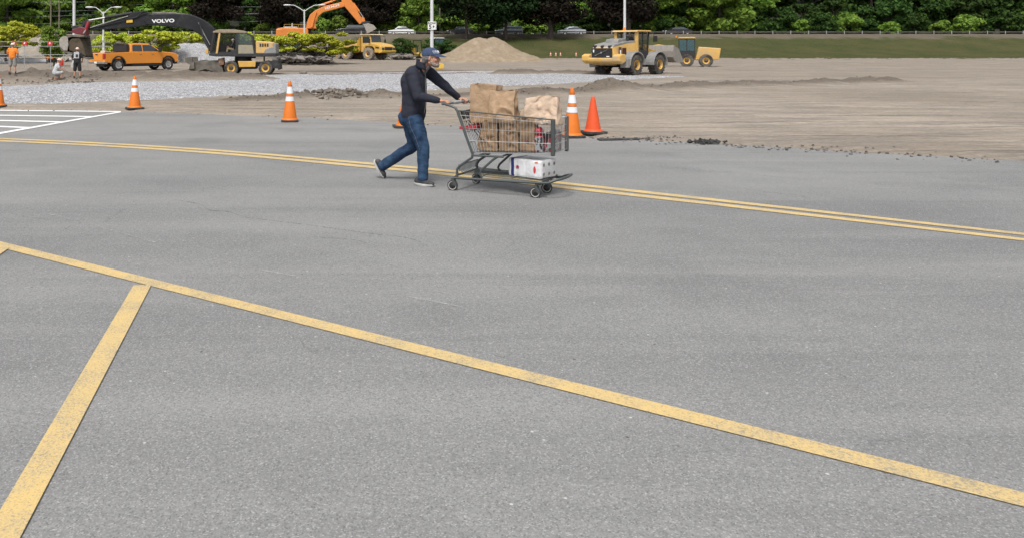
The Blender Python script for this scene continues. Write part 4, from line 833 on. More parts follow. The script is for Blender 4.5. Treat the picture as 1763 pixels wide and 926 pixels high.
for sd in (-1,1):
    b=MB(); b.box(-1.35,-.95,sd*1.25-.28,sd*1.25+.28,.55,1.2); b.build('mudguard',MDG,LO,bevel=.05)
# cab
b=MB(); b.prism([(.75,3.10),(.9,3.22),(2.7,3.22),(2.85,3.10)],-1.02,1.02); b.build('cab_roof',YELP,LO,bevel=.05)
b=MB()
for sd in(-1,1):
    b.prism([(.95,1.4),(1.15,1.4),(1.15,3.11),(.95,3.11)],sd*.82-.11,sd*.82+.11); 
b.build('cab_rear_pillar',YELP,LO,bevel=.03)
b=MB()
for sd in(-1,1):
    b.prism([(2.35,1.4),(2.45,1.4),(2.68,3.11),(2.58,3.11)],sd*.86-.05,sd*.86+.05); b.box(1.75,1.83,sd*.86-.04,sd*.86+.04,1.4,3.11)
b.box(.95,2.45,-.9,.9,1.3,1.75); b.build('cab_frame',BLK,LO,bevel=.01)
b=MB()
for sd in(-1,1): b.prism([(1.15,1.75),(2.4,1.75),(2.6,3.09),(1.15,3.09)],sd*.88-.01,sd*.88+.01)
b.box(1.0,1.02,-.7,.7,2.4,3.09); b.prism([(2.42,1.75),(2.44,1.75),(2.64,3.09),(2.62,3.09)],-.8,.8); b.build('cab_glass',GLS,LO)
b=MB(); b.box(1.5,2.0,-.3,.3,1.7,1.95); b.box(1.45,1.6,-.28,.28,1.9,2.7); b.build('driver_seat',mat('seat_cloth',(0,0,0)),LO,bevel=.05)
b=MB(); b.cyl((1.1,.2,3.22),(1.1,.2,3.44),.10,.07,12); b.build('beacon',mat('amber_beacon',(.7,.22,.03),rough=.3),LO,smooth=40)
b=MB(); b.obox((2.5,-1.45,2.6),(.08,.3,.42)); b.tube([(2.5,-.9,3.1),(2.5,-1.3,3.0),(2.5,-1.4,2.7)],.02,6); b.build('side_mirror',BLK,LO,bevel=.02)
b=MB(); b.tube([(.2,-.62,2.3),(.2,-.62,2.75)],.09,12); b.ell((.2,-.62,2.78),(.14,.14,.12)); b.build('air_intake',BLK,LO,smooth=50)
b=MB()
for sd in(-1,1): b.prism([(2.5,1.3),(2.7,1.75),(3.3,1.9),(4.3,1.7),(5.0,1.25),(4.9,1.0),(4.2,1.4),(3.3,1.5),(2.8,1.2)],sd*.5-.1,sd*.5+.1)
b.prism([(3.0,1.9),(3.2,2.2),(3.9,2.15),(4.0,1.8),(3.4,1.7)],-.15,.15); b.build('lift_arm',YEL,LO,bevel=.03)
cv=[(4.9,2.15),(4.75,1.7),(4.75,1.25),(5.0,.95),(5.5,.85),(6.4,.85),(6.4,.91),(5.5,.93),(5.08,1.02),(4.86,1.3),(4.86,1.7),(5.0,2.12)]
b=MB(); b.prism(cv,-1.6,1.6)
for sd in(-1,1): b.prism([(4.92,2.1),(4.8,1.3),(5.1,.95),(6.35,.88),(5.6,1.9)],sd*1.57-.03,sd*1.57+.03)
b.build('bucket',mat('bucket_grey',(.26,.25,.235),rough=.7,metal=.3,var=.2,dirt=DUST,damt=.5),LO,bevel=.015)
# ---- articulated dump truck
ho=G(611,103.2); hth=R(-42); HT=empty('dump_truck',(ho.x,ho.y,ho.z),hth,'yellow six-wheeled articulated dump truck facing right in front of the rubble','dump truck')
for x in (-2.05,-.30,3.55):
    for sd in(-1,1): wheel(HT,(x,sd*1.22,.82),.82,.62,.42,YELP,mat('pale_rubber',(.13,.115,.10),rough=.95,var=.25,dirt=(.32,.27,.22),damt=.8),n=24,dish=.15,lug=18,out=sd)
b=MB(); b.box(-3.0,2.0,-.4,.4,.8,1.3); b.box(1.8,4.9,-.5,.5,.7,1.4); b.build('chassis',DKG,HT,bevel=.03)
b=MB(); b.prism([(-3.5,2.35),(-3.3,1.9),(-1.2,1.45),(.9,1.25),(1.55,1.5),(1.75,3.05),(1.6,3.05),(1.2,2.55),(-3.2,2.45)],-1.35,1.35); b.build('dump_body',YELP,HT,bevel=.05)
b=MB(); b.prism([(-3.25,2.42),(1.25,2.56),(1.62,3.06),(1.85,3.1),(1.85,2.95),(1.4,2.42),(-3.2,2.3)],-1.40,1.40); b.build('body_rim',DSTL,HT,bevel=.02)
b=MB(); b.prism([(.75,1.3),(1.5,1.5),(1.8,3.0),(1.95,3.0),(1.95,1.2),(.9,.9)],-1.33,1.33); b.build('headboard',mat('deep_yellow',(.50,.27,.03),rough=.6,dirt=(.2,.12,.05),damt=.4),HT,bevel=.04)
b=MB(); b.prism([(2.0,1.0),(2.0,3.35),(3.6,3.40),(3.75,2.35),(3.9,2.2),(3.9,1.2)],-1.05,1.05); b.build('cab',YELP,HT,bevel=.06)
b=MB()
for sd in(-1,1): b.prism([(2.3,2.3),(2.3,3.15),(3.45,3.15),(3.6,2.3)],sd*1.07-.01,sd*1.07+.01)
b.add([(3.775,-.95,2.38),(3.63,-.95,3.25),(3.63,.95,3.25),(3.775,.95,2.38)],[(3,2,1,0)]); b.build('window',glass(),HT)
b=MB(); b.prism([(1.85,3.36),(1.9,3.46),(3.85,3.46),(3.95,3.36)],-1.2,1.2); b.build('cab_roof',mat('cream_roof',(.62,.52,.36),rough=.6,dirt=DUST,damt=.3),HT,bevel=.03)
b=MB(); b.prism([(2.6,1.15),(2.7,1.9),(3.9,2.3),(5.2,2.05),(5.75,1.75),(5.8,1.15),(5.4,.95),(4.6,.95),(4.55,1.5),(4.2,1.8),(3.1,1.8),(2.75,1.2)],-1.42,1.42); b.build('hood',YEL,HT,bevel=.08)
b=MB(); b.prism([(2.9,1.9),(3.9,2.33),(5.15,2.1),(5.6,1.85),(5.3,1.8),(3.9,2.0)],-.95,.95); b.build('hood_top',YELP,HT,bevel=.04)
b=MB(); b.box(5.74,5.83,-.75,.75,1.28,1.72); b.build('grille',BLK,HT,bevel=.03)
for sd in(-1,1):
    b=MB(); b.box(5.72,5.84,sd*1.1-.22,sd*1.1+.22,1.35,1.6); b.build('headlight',BLK,HT,bevel=.03)
    b=MB(); b.prism([(4.75,1.55),(5.4,1.5),(5.35,1.7),(4.8,1.8)],sd*1.43-.01,sd*1.43+.01); b.build('side_vent',BLK,HT)
    b=MB(); b.obox((3.9,sd*1.6,2.5),(.1,.25,.5)); b.tube([(3.7,sd*1.05,3.2),(3.9,sd*1.6,3.1),(3.9,sd*1.6,2.7)],.025,6); b.build('side_mirror',BLK,HT)
b=MB(); b.prism([(5.3,.9),(5.85,1.0),(5.9,1.25),(5.3,1.25)],-1.45,1.45); b.build('front_bumper',YELB,HT,bevel=.05)
HT.scale=(1.08,1.08,1.04)
# ---- orange tracked excavator standing on the mound
do=104.0; OX=(515-CX)/F*do; OE=empty('tracked_excavator',(OX,do,2.05),0,'orange tracked excavator half hidden by golden locust trees, arm raised over the dump truck','excavator')
oo=V((OX,do,2.05)); qo=plane(oo,0,0); qs=plane(oo,0,-1.2)
heap('earth_mound',mat('mound',(0,0,0)),515,97.5,19,13,2.6,'brown earth platform under the orange excavator',tops=((-.25,0,1),(0,0,1),(.25,0,1),(0,.3,1),(-.2,-.2,.95)),nz=.1)
for sd in(-1,1):
    b=MB(); n=10; tp=[(-1.7+math.cos(PI/2+PI*i/n)*.42,.42+math.sin(PI/2+PI*i/n)*.42) for i in range(n+1)]+[(1.7+math.cos(-PI/2+PI*i/n)*.42,.42+math.sin(-PI/2+PI*i/n)*.42) for i in range(n+1)]; b.prism(tp,sd*1.15-.28,sd*1.15+.28); b.build('track',DKG,OE,bevel=.03)
b=MB(); b.cyl((0,0,.5),(0,0,1.05),.7,n=20); b.build('slew_ring',DKG,OE)
b=MB(); b.prism([(-2.7,1.05),(-2.7,2.1),(-2.2,2.2),(1.0,2.15),(1.2,1.9),(1.2,1.05)],-1.35,1.35); b.build('body',ORG,OE,bevel=.08)
b=MB(); b.prism([(-2.85,1.05),(-2.85,2.05),(-2.0,2.08),(-2.0,1.05)],-1.38,1.38); b.build('counterweight',ORG,OE,bevel=.12)
b=MB(); b.box(-1.9,-.2,-1.1,1.1,2.15,2.35); b.cyl((-.9,.3,2.3),(-.9,.3,2.8),.08); b.build('engine_top',mat('light_grey_cover',(.4,.4,.4),rough=.6),OE,bevel=.04)
b=MB(); b.prism([(.1,1.9),(.1,2.95),(1.2,2.95),(1.55,2.0),(1.5,1.2),(.1,1.2)],.35,1.3); b.build('cab',BLK,OE,bevel=.05)
b=MB(); 
for k in range(4): b.tube([(-1.8+k*.9,-1.25,2.2),(-1.8+k*.9,-1.25,2.6)],.02,5)
b.tube([(-1.8,-1.25,2.6),(.9,-1.25,2.6)],.02,5); b.build('handrail',YEL,OE)
b=MB(); b.prism(pg(qo,[(527,50),(529,38),(534,26),(543,18.5),(560,11),(588,4.5),(593,8),(593,12),(570,18.5),(556,22),(548,29),(543,42),(545,50)]),-.3,.3); OB=b.build('boom',ORG,OE,bevel=.05)
b=MB(); b.prism(pg(qo,[(588,-8),(600,-8),(606,3),(612,13),(622,31),(624,40),(619,42.5),(606,27),(595,14),(588,6)]),-.22,.22); OS=b.build('stick',ORG,OE,bevel=.04)
b=MB(); b.tube([(qo(549,12)[0],0,qo(549,12)[1]+.1),(qo(572,4)[0],0,qo(572,3)[1])],.14,10); b.tube([(qo(572,3)[0],0,qo(572,3)[1]),(qo(588,-3)[0],0,qo(588,-4)[1])],.07,8); b.build('stick_cylinder',ORG,OB,smooth=40)
for s_ in(-.4,.4):
    b=MB(); b.tube([(qo(537,48)[0],s_,qo(537,48)[1]),(qo(541,33)[0],s_,qo(541,33)[1])],.14,10); b.tube([(qo(541,33)[0],s_,qo(541,33)[1]),(qo(545,22)[0],s_,qo(545,22)[1])],.07,8); b.build('boom_cylinder',ORG,OE,smooth=40)
b=MB(); b.tube([(qo(608,6)[0],0,qo(608,6)[1]),(qo(618,20)[0],0,qo(618,20)[1])],.13,10); cy=b.build('bucket_cylinder',ORG,OS,smooth=40); b=MB(); b.tube([(qo(618,20)[0],0,qo(618,20)[1]),(qo(625,30)[0],0,qo(625,30)[1])],.06,8); b.build('piston_rod',ROD,cy,smooth=40)
b=MB(); b.prism(pg(qo,[(622,30),(627,31),(629,38),(624,41)]),-.18,.18); b.build('linkage',ORG,OS,bevel=.02)
b=MB(); b.prism(pg(qo,[(622,39),(629,37),(638,38),(634,43),(624,44)]),-.35,.35); b.build('bucket_hitch',BLK,OS,bevel=.03)
bucket(OE,qo,[(624,43),(634,41),(643,44),(648,50),(643,53),(634,58),(631,58)],[(626,44),(634,43.5),(641,46),(644,49.5),(640,51.5),(633,54),(631,56)],-.6,.6,mat('worn_steel',(0,0,0)))
x,z=qo(572,12.6); text('HITACHI',(x,-.315,z),(PI/2,R(-15),0),.42,WINK,OB,bold=.008,sx=1.15,ext=.006)
# ---- backhoe behind the rubble
def glasscab(e,x0,x1,z0,z1,hw,roofm,frame=BLK):
    b=MB(); b.prism([(x0-.1,z1),(x0,z1+.14),(x1,z1+.14),(x1+.12,z1)],-hw-.1,hw+.1); b.build('cab_roof',roofm,e,bevel=.03)
    b=MB()
    for sd in(-1,1):
        for x in (x0,(x0+x1)/2,x1): b.box(x-.045,x+.045,sd*hw-.045,sd*hw+.045,z0,z1)
        b.box(x0,x1,sd*hw-.04,sd*hw+.04,z0-.03,z0+.05)
    b.build('cab_frame',frame,e)
    b=MB()
    for sd in(-1,1): b.box(x0+.045,x1-.045,sd*hw-.01,sd*hw+.01,z0+.05,z1)
    b.box(x0-.01,x0+.01,-hw+.05,hw-.05,z0+.05,z1); b.box(x1-.01,x1+.01,-hw+.05,hw-.05,z0+.05,z1); b.build('cab_glass',mat('teal_glass',(.06,.11,.12),rough=.08,alpha=.8),e)
bo=W(505,100,108); BH=empty('backhoe',(bo.x,108,TZ(bo.x,108)+.15),R(8),'yellow-roofed backhoe with blue-green cab glass behind the rubble','backhoe')
for x,r in ((-.7,.65),(1.6,.45)):
    for sd in(-1,1): wheel(BH,(x,sd*.9,r),r,.4,r*.5,YEL,RUBD,n=20,dish=.1,out=sd)
b=MB(); b.box(-1.2,2.4,-.45,.45,.6,1.15); b.prism([(.6,1.1),(.6,1.75),(2.2,1.6),(2.4,1.1)],-.5,.5); b.box(-1.0,.7,-.8,.8,.95,1.35); b.build('body',YEL,BH,bevel=.05)
glasscab(BH,-.85,.75,1.35,2.55,.8,YEL)
b=MB(); b.prism([(-1.1,.9),(-1.3,1.0),(-2.8,3.0),(-2.6,3.05),(-1.0,1.2)],-.15,.15); b.prism([(-2.8,3.05),(-3.9,1.6),(-3.75,1.5),(-2.5,2.9)],-.12,.12); b.build('digging_arm',DKG,BH,bevel=.02)
b=MB(); b.prism([(-3.9,.9),(-4.1,1.6),(-3.5,1.7),(-3.3,1.2),(-3.5,.9)],-.3,.3); b.build('bucket',DKG,BH,bevel=.03)
BH.scale=(1,1,1)
# dark tilted slab-like bucket with a painted 3
fo=W(482,96,102); FB=empty('loader_bucket',(fo.x,102,TZ(fo.x,102)),0,'big dark tilted bucket marked 3 behind the excavator counterweight','bucket')
ff=plane(fo*1.0,0,0); fz=FB.location.z
b=MB(); b.prism([(-.55,.9),(-.45,2.55),(-.2,2.7),(1.05,1.2),(1.1,.9),(.2,.5)],-.9,.9); FBB=b.build('bucket_shell',mat('dark_navy',(.035,.042,.055),rough=.6,var=.2),FB,bevel=.04)
b=MB(); b.box(-.3,.6,-.7,.7,-.1,.6); b.build('stand',DKG,FB); text('3',(-.18,-.915,1.25),(PI/2,0,0),.75,WINK,FB,bold=.02)
# ---- compact loader and tractor right of the sign pole
co=G(716,100.5); CL=empty('compact_loader',(co.x,co.y,co.z),R(-8),'small yellow compact machine with rounded hood left of the man\'s cap','loader')
for x,r in ((-.75,.52),(1.0,.52)):
    for sd in(-1,1): wheel(CL,(x,sd*.75,r),r,.42,r*.6,YELB,RUBD,n=20,dish=.08,out=sd)
b=MB(); b.prism([(-1.75,.55),(-1.85,1.05),(-1.6,1.45),(-.9,1.65),(-.1,1.55),(-.1,.5)],-.6,.6); b.box(-.3,1.6,-.4,.4,.45,.8); b.build('hood',YELB,CL,bevel=.12)
b=MB()
for sd in(-1,1): b.tube([(-.5,sd*.55,1.5),(-.35,sd*.55,2.55),(.75,sd*.55,2.55),(.9,sd*.55,.8)],.045,8)
b.box(-.45,.85,-.62,.62,2.55,2.63); b.box(.1,.3,-.25,.25,.8,1.7); b.build('roll_frame',BLK,CL); b=MB(); b.prism([(1.6,.1),(1.55,.9),(1.75,.9),(2.3,.15)],-.85,.85); b.tube([(.9,-.4,1.2),(1.7,-.4,.5)],.08,8); b.build('bucket',DKG,CL)
to=G(757,100.0); TRC=empty('tractor',(to.x,to.y+2,TZ(to.x,to.y+2)),R(20),'dark-framed tractor cab standing between the sign pole and the sand pile','tractor')
for x,r in ((-.8,.75),(1.3,.5)):
    for sd in(-1,1): wheel(TRC,(x,sd*.85,r),r,.4,r*.5,YEL,RUBD,n=20,dish=.1,out=sd)
b=MB(); b.box(-1.1,2.0,-.4,.4,.6,1.1); b.prism([(.5,1.1),(.5,1.7),(1.9,1.55),(2.1,1.0)],-.45,.45); b.build('body',DKG,TRC,bevel=.05); glasscab(TRC,-.95,.55,1.15,2.6,.75,WPO)
# ---- second machine at the right edge (grader)
gc=G(1191,116); GD=empty('road_grader',(gc.x+.2,gc.y+1.2,gc.z),R(158),'dusty yellow grader with black cab behind the loader bucket at right','grader')
for x in (-1.6,.2,4.3):
    for sd in(-1,1): wheel(GD,(x*1.0,sd*1.05,.64),.64,.42,.34,YEL,RUBD,n=24,dish=.12,lug=16,out=sd)
b=MB(); b.prism([(-2.8,.7),(-3.0,1.9),(-.9,2.05),(-.6,.7)],-.7,.7); b.build('hood',YELP,GD,bevel=.07)
b=MB(); b.prism([(-.6,.7),(-.6,1.4),(1.9,1.5),(2.2,2.2),(2.9,2.3),(5.6,1.9),(5.7,1.4),(5.3,1.4),(3.0,1.75),(2.4,1.0),(1.6,.7)],-.4,.4); b.build('frame',YELP,GD,bevel=.05)
b=MB(); b.prism([(.9,.55),(1.2,1.9),(2.35,1.95),(2.4,.7)],-.85,.85); b.build('front_panel',YELP,GD,bevel=.05)
glasscab(GD,-.55,.95,1.6,2.9,.72,YEL)
b=MB(); b.box(-.6,1.0,-.75,.75,1.0,1.62); b.build('cab_base',BLK,GD,bevel=.02)
b=MB(); b.prism([(2.9,.25),(3.1,.95),(3.2,.95),(3.1,.22)],-1.7,1.7); b.build('blade',DSTL,GD,bevel=.01)
b=MB(); b.cyl((1.2,.5,3.0),(1.2,.5,3.2),.08,.06,10); b.build('beacon',mat('amber_beacon',(0,0,0)),GD)
# ================================================= CONES
CONE=NT('cone_orange'); t=CONE; n=t.noise(5,6,.7); c=t.mix(t.rng(n,.4,.75,0,.5),(.60,.155,.012),(.50,.11,.02)); n2=t.noise(9,6,.8); c=t.mix(t.rng(n2,.62,.72,0,.55),c,(.25,.12,.07)); CONE=t.fin(c,.55,None,.35)
t=NT('cone_red_orange'); n=t.noise(5,6,.7); c=t.mix(t.rng(n,.4,.75,0,.6),(.66,.085,.02),(.52,.065,.022)); n2=t.noise(9,6,.8); c=t.mix(t.rng(n2,.62,.72,0,.5),c,(.28,.10,.06)); CONE2=t.fin(c,.55,None,.35)
BAND=mat('reflective_band',(.66,.67,.70),rough=.4,var=.08,scale=8,dirt=(.35,.33,.30),damt=.2)
CBASE=mat('cone_base_rubber',(.028,.028,.028),rough=.85,var=.3,scale=8,dirt=(.2,.18,.15),damt=.25)
def cone(name,h,rb,rt,bs,bands,m,loc,rz,label,bh=.05,group=None):
    e=empty(name,loc,rz,label,'traffic cone',group); hb=bs/2
    b=MB(); c_=hb*.28; P=[(-hb+c_,-hb),(hb-c_,-hb),(hb,-hb+c_),(hb,hb-c_),(hb-c_,hb),(-hb+c_,hb),(-hb,hb-c_),(-hb,-hb+c_)]
    b.prism3([(x,y,.004) for x,y in P],[(x*.97,y*.97,bh) for x,y in P]); b.build('base',CBASE,e,bevel=.008)
    R_=lambda z:rb+(rt-rb)*(z-bh)/(h-bh)
    b=MB(); pr=[(rb*1.18,bh),(rb*1.12,bh+.02),(R_(bh+.035),bh+.04)]
    for z0,z1 in bands: pr+= [(R_(z0)+.003,z0-.012),(R_(z0)-.003,z0),(R_(z1)-.003,z1),(R_(z1)+.003,z1+.012)]
    pr+=[(R_(h-.06),h-.06),(rt,h-.012),(rt*.8,h),(rt*.5,h),(rt*.45,h-.05)]
    b.lathe(pr,n=40); cb=b.build('cone_body',m,e,smooth=40)
    for z0,z1 in bands:
        b=MB(); b.lathe([(R_(z0)+.0035,z0+.004),(R_(z1)+.0035,z1-.004)],n=40); b.lathe([(R_(z0)-.004,z0+.004),(R_(z1)-.004,z1-.004)],n=40); b.build('reflective_band',BAND,cb,smooth=60)
    return e
def cs(px,pyb,label,h=.93,rz=None,name='traffic_cone',m=CONE,bands=((.47,.585),(.645,.81)),rb=.155,rt=.032,bs=.40,knob=True,group=None):
    d=CH*F/(pyb-HY); return cone(name,h,rb,rt,bs,bands,m,((px-CX)/F*d,d,.004 if d<float(edgeY((px-CX)/F*d)) else TZ((px-CX)/F*d,d)),R(20) if rz is None else R(rz),label)
cs(-2,186.5,'orange and white cone cut by the left picture edge beside the hatched lines',h=.90,rz=12)
cs(232,190.2,'orange and white cone at the end of the white diagonal line',h=.90,rz=32,rb=.168,bs=.45)
cs(499,210.5,'orange cone with white bands standing alone left of the walking man',h=.935,rz=4,rb=.165)
cs(697,220.5,'orange cone mostly hidden behind the man\'s jeans, only its base showing',h=.70,rz=3,bands=(),rb=.17,bs=.50)
cs(985,237.5,'tall orange cone with two white bands right behind the cart front',h=.935,rz=8,rb=.165,bs=.42)
cs(1021,233.0,'plain reddish orange cone without bands, rightmost of the road edge cones',h=.72,rz=14,m=CONE2,bands=(),rb=.155,rt=.034,bs=.46)
for i,(px,py,lb) in enumerate(((948,98.5,'leftmost of the tiny far cones right of the sand pile'),(957,98.5,'tallest tiny far cone in the cluster right of the sand pile'),(965,98.5,'rightmost cone of the tiny far cluster right of the sand pile'),(992,98.5,'single tiny far cone just left of the loader'))):
    p=G(px,py); p.z=TZ(p.x,p.y); cone('traffic_cone',.68,.14,.03,.36,((.33,.5),),mat('faded_cone',(.45,.16,.09),rough=.8),p,.3,lb,group='far cones')
# flat rubber plates lying on the torn edge
b=MB(); b.M=Matrix.Translation((4.93,14.93,0)); b.prism3([(-.36,-.13,.006),(.42,.02,.006),(.40,.20,.006),(-.34,.10,.006)],[(-.36,-.13,.028),(.42,.02,.03),(.40,.20,.03),(-.34,.10,.026)]); tag(b.build('rubber_mat',CBASE,bevel=.004),'flat black rubber slab lying right of the plain cone','rubber mat')
b=MB()
for k in range(90):
    b.M=Matrix.Translation((6.38+random.gauss(0,.13),14.42+random.gauss(0,.08),.015+random.random()*.03)); b.obox((0,0,0),(random.uniform(.03,.08),random.uniform(.03,.07),random.uniform(.015,.035)),(random.random(),random.random(),random.random()*6))
b.M=Matrix(); tag(b.build('asphalt_chunk',mat('fresh_asphalt',(.03,.03,.03),rough=.9,island=.5)),'small heap of black crumbled asphalt at the right road edge','rubble',kind='stuff')
b=MB(); yo=G(757,121.5); b.M=Matrix.Translation((yo.x,yo.y,TZ(yo.x,yo.y))); b.obox((0,0,.28),(.75,.3,.38)); b.obox((.1,-.05,.5),(.5,.2,.1),(0,.2,0)); b.M=Matrix(); tag(b.build('yellow_bin',YELB,bevel=.04),'small yellow box lying on dirt beyond the man\'s chin','box')
bd=G(522,128.5); b=MB(); b.M=Matrix.Translation((bd.x,bd.y,TZ(bd.x,bd.y))); b.ell((0,0,.08),(.3,.2,.16),10,None,7); b.M=Matrix(); tag(b.build('boulder',mat('clod',(0,0,0)),smooth=60),'dark stone lying on the dirt left of the gravel bed\'s middle','stone')
# ================================================= POLE FENCE with red signs at left
SGN=mat('red_sign',(.50,.03,.04),rough=.5,var=.1)
fd=70.0; FE=empty('barrier_fence',((75-CX)/F*fd,fd,TZ((75-CX)/F*fd,fd)),0,'temporary fence of grey rails behind the workers, hung with red signs','fence')
fq=lambda px,py:((px-75)/F*fd,CH-(py-HY)/F*fd-FE.location.z)
for py in (72.5,80.3,94.5,99.5):
    b=MB(); x0,z0=fq(-60,py); x1,z1=fq(190,py+.5); b.tube([(x0,0,z0),(x1,0,z1)],.022,6); b.build('rail',GALV,FE)
for px in (-40,-8,20,42,87,110,150,180):
    b=MB(); x,z=fq(px,71); b.tube([(x,.03,-.1),(x,.03,z)],.03,8); b.build('post',GALV,FE)
for px,py,w_ in ((25,75.2,.33),(43,75.2,.38),(86.5,75.2,.40),(150,75.5,.42)):
    b=MB(); x,z=fq(px,py); b.obox((x,-.05,z),(w_,.02,.38)); s_=b.build('fence_sign',SGN,FE); q=MB(); q.obox((x-.02,-.064,z+.01),(.1,.008,.14),(0,.4,0)); q.build('white_mark',WINK,s_)
# stop paddle and barrels
sx=G(80,110.5); e=empty('stop_paddle',(sx.x,sx.y,TZ(sx.x,sx.y)),0,'small red paddle sign on a dark post behind the fence','sign'); b=MB(); b.tube([(0,0,0),(-.05,0,1.5)],.04,8); b.build('post',BLK,e); b=MB(); b.lathe([(.01,-.02),(.27,-.02),(.27,.02),(.01,.02)],(-.1,-.05,1.62),'y',8); b.build('sign_panel',mat('faded_red',(.55,.12,.08)),e)
def barrel(px,py,label,low,d=None):
    p=G(px,py); e=empty('traffic_barrel',(p.x,p.y,TZ(p.x,p.y)),0,label,'barrel'); b=MB(); b.lathe([(.33,0),(.33,.12),(.27,.16)] ,n=20); b.lathe([(.05,.0),(.36,0),(.38,.3),(.36,.45),(.05,.45)],n=20); b.build('base',BLK if low else CONE,e,smooth=40)
    b=MB(); b.lathe([(.27,.44),(.27,.7),(.24,.72),(.24,.95),(.21,.98),(.19,1.05),(.05,1.06)],n=20); bb=b.build('barrel_body',CONE,e,smooth=40); b=MB(); b.lathe([(.262,.62),(.262,.68)],n=20); b.lathe([(.255,.62),(.255,.68)],n=20); b.build('reflective_band',BAND,bb); return e
barrel(82,109.5,'orange topped black barrel left of two behind the white shirted worker',True); barrel(93,109,'orange topped black barrel right of two behind the white shirted worker',True)
p=G(105,113.5); e=empty('fuel_can',(p.x,p.y,TZ(p.x,p.y)),0,'bright red can standing right of the kneeling worker\'s helmet','can'); b=MB(); b.lathe([(.02,0),(.26,0),(.28,.1),(.28,.55),(.2,.68),(.08,.72)],n=16); b.build('can_body',mat('bright_red',(.65,.05,.03),rough=.4),e,smooth=40); b=MB(); b.tube([(.05,0,.68),(.05,0,.95)],.05,8); b.build('spout',WINK,e)
for px0,px1,py,lb in ((30,82,107.5,'long grey concrete pipe lying behind the fence left of the barrels'),(106,125,104.5,'short pale pipe lying behind the black-shirted worker')):
    a=G(px0,py+2.5); c_=G(px1,py+2.5); b=MB(); L_=c_.x-a.x; r=.26
    b.lathe([(r,0),(r,L_),(r*.8,L_),(r*.8,0)],(0,0,0),'x',20,closed=True); o=b.build('concrete_pipe',mat('pipe_concrete',(.36,.37,.39),rough=.8,dirt=DUST,damt=.3),smooth=40); o.location=(a.x,a.y,TZ(a.x,a.y)+.25); tag(o,lb,'pipe')
# ================================================= SHOPPING CART
CT=R(-32); CO=V((1.4235,9.92,0)); n_=plane(CO,CT,-.29,.04)
CART=empty('shopping_cart',CO,CT,'grey wire shopping cart full of brown paper bags pushed across the road','shopping cart')
CG=mat('cart_grey_green',(.075,.086,.084),rough=.42,metal=.35,var=.15,scale=8)
CW_=mat('cart_wire',(.50,.50,.50),rough=.35,metal=.6,var=.1,scale=10)
CWR=mat('castor_rubber',(.03,.03,.03),rough=.8)
wv=lambda u:.30-.05*u/1.2        # half width at u
FR=MB()
for s_ in (-1,1):
    P=lambda u,z,o=0:(u,s_*(wv(u)+o),z)
    hu=-.162 if s_<0 else -.12
    FR.tube([P(hu,1.025),P(hu+.03,1.03),P(-.04,1.005),P(.008,.985),P(.03,.95),P(.14,.66),P(.222,.45),P(.215,.41),P(.06,.30),P(.028,.255),P(.027,.16)],.0155,10)
    FR.tube([P(.005,.155),P(.5,.165),P(1.02,.178),P(1.12,.185)],.0155,10)
    FR.tube([P(.222,.437),P(.60,.445)],.013,8)
    FR.tube([P(.53,.443),P(.47,.40),P(.33,.27),P(.31,.225),P(.345,.185)],.014,10)
FR.tube([(1.12,-.25,.185),(1.17,-.235,.21),(1.255,-.17,.235),(1.275,0,.24),(1.255,.17,.235),(1.17,.235,.21),(1.12,.25,.185)],.0155,10)
FR.tube([(1.04,-.25,.183),(1.04,.25,.183)],.013,8); FR.tube([(.03,-.3,.19),(.03,.3,.19)],.012,8); FR.tube([(.30,-.28,.443),(.30,.28,.443)],.011,8); FR.tube([(.56,-.28,.443),(.56,.28,.443)],.011,8)
FR.build('frame',CG,CART,smooth=50)
HB0,HB1=V((-.162,-.31,1.028)),V((-.125,.33,1.028))
b=MB(); b.tube([HB0,HB1],.0165,12); HD=b.build('handle',mat('handle_plastic',(.16,.17,.18),rough=.4,var=.1),CART,smooth=60)
b=MB(); b.tube([HB0.lerp(HB1,.42),HB0.lerp(HB1,.72)],.021,12); b.build('handle_sleeve',mat('light_sleeve',(.32,.33,.33),rough=.4),HD,smooth=60)
# basket : u along, near/far side panels, front gate, back gate, bottom
zt_=lambda u:.952-.060*(u-.03)/1.15; zb_=lambda u:.462+.05*(u-.22)/.95
def side(s_,nm='basket_side'):
    b=MB(); P=lambda u,z:(u,s_*(wv(u)-.018),z)
    for k in range(27):
        f=k/26; ub=.225+f*.93; ut=.055+f*1.10 if k<8 else ub+.0
        ut=ub-.17*max(0,1-f*3.2)
        b.tube([P(ut,zt_(ut)),P(ub,zb_(ub))],.0024,5)
    for f in (.0,.10,.40,.70,1.0):
        z=lambda u:zt_(u)*(1-f)+zb_(u)*f; u0=.04+f*.185; b.tube([P(u0,z(u0)),P(1.165,z(1.165))],.0032 if f else .006,6)
    return b.build(nm,CW_,CART,smooth=60)
side(-1); side(1)
b=MB()
for s_ in(-1,1): b.tube([(.03,s_*wv(0),zt_(.03)+.004),(1.17,s_*wv(1.17),zt_(1.17)+.004)],.0075,8)
b.build('top_rail',CG,CART,smooth=60)
b=MB()
for s_ in (-1,1): bb=MB(); bb.box(1.15,1.195,s_*.252-.022,s_*.252+.022,.49,.905); bb.build('front_bumper_post',CG,CART,bevel=.012)
b=MB()
for z in (.52,.62,.72,.81,.895): b.tube([(1.175,-.24,z),(1.19,0,z),(1.175,.24,z)],.0036,6)
for k in range(11): v=-.22+k*.044; b.tube([(1.186,v,.515),(1.186,v,.895)],.0024,5)
b.tube([(1.175,-.25,.895),(1.175,.25,.895)],.007,8)
b.build('front_panel',CW_,CART,smooth=60)
b=MB()
for k in range(13): v=-.26+k*.0433; b.tube([(.035,v,.945),(.225,v,.465)],.0026,5)
for f in (0,.25,.5,.75,1): b.tube([(.035+.19*f,-.28,.945-.48*f),(.035+.19*f,.28,.945-.48*f)],.0035,6)
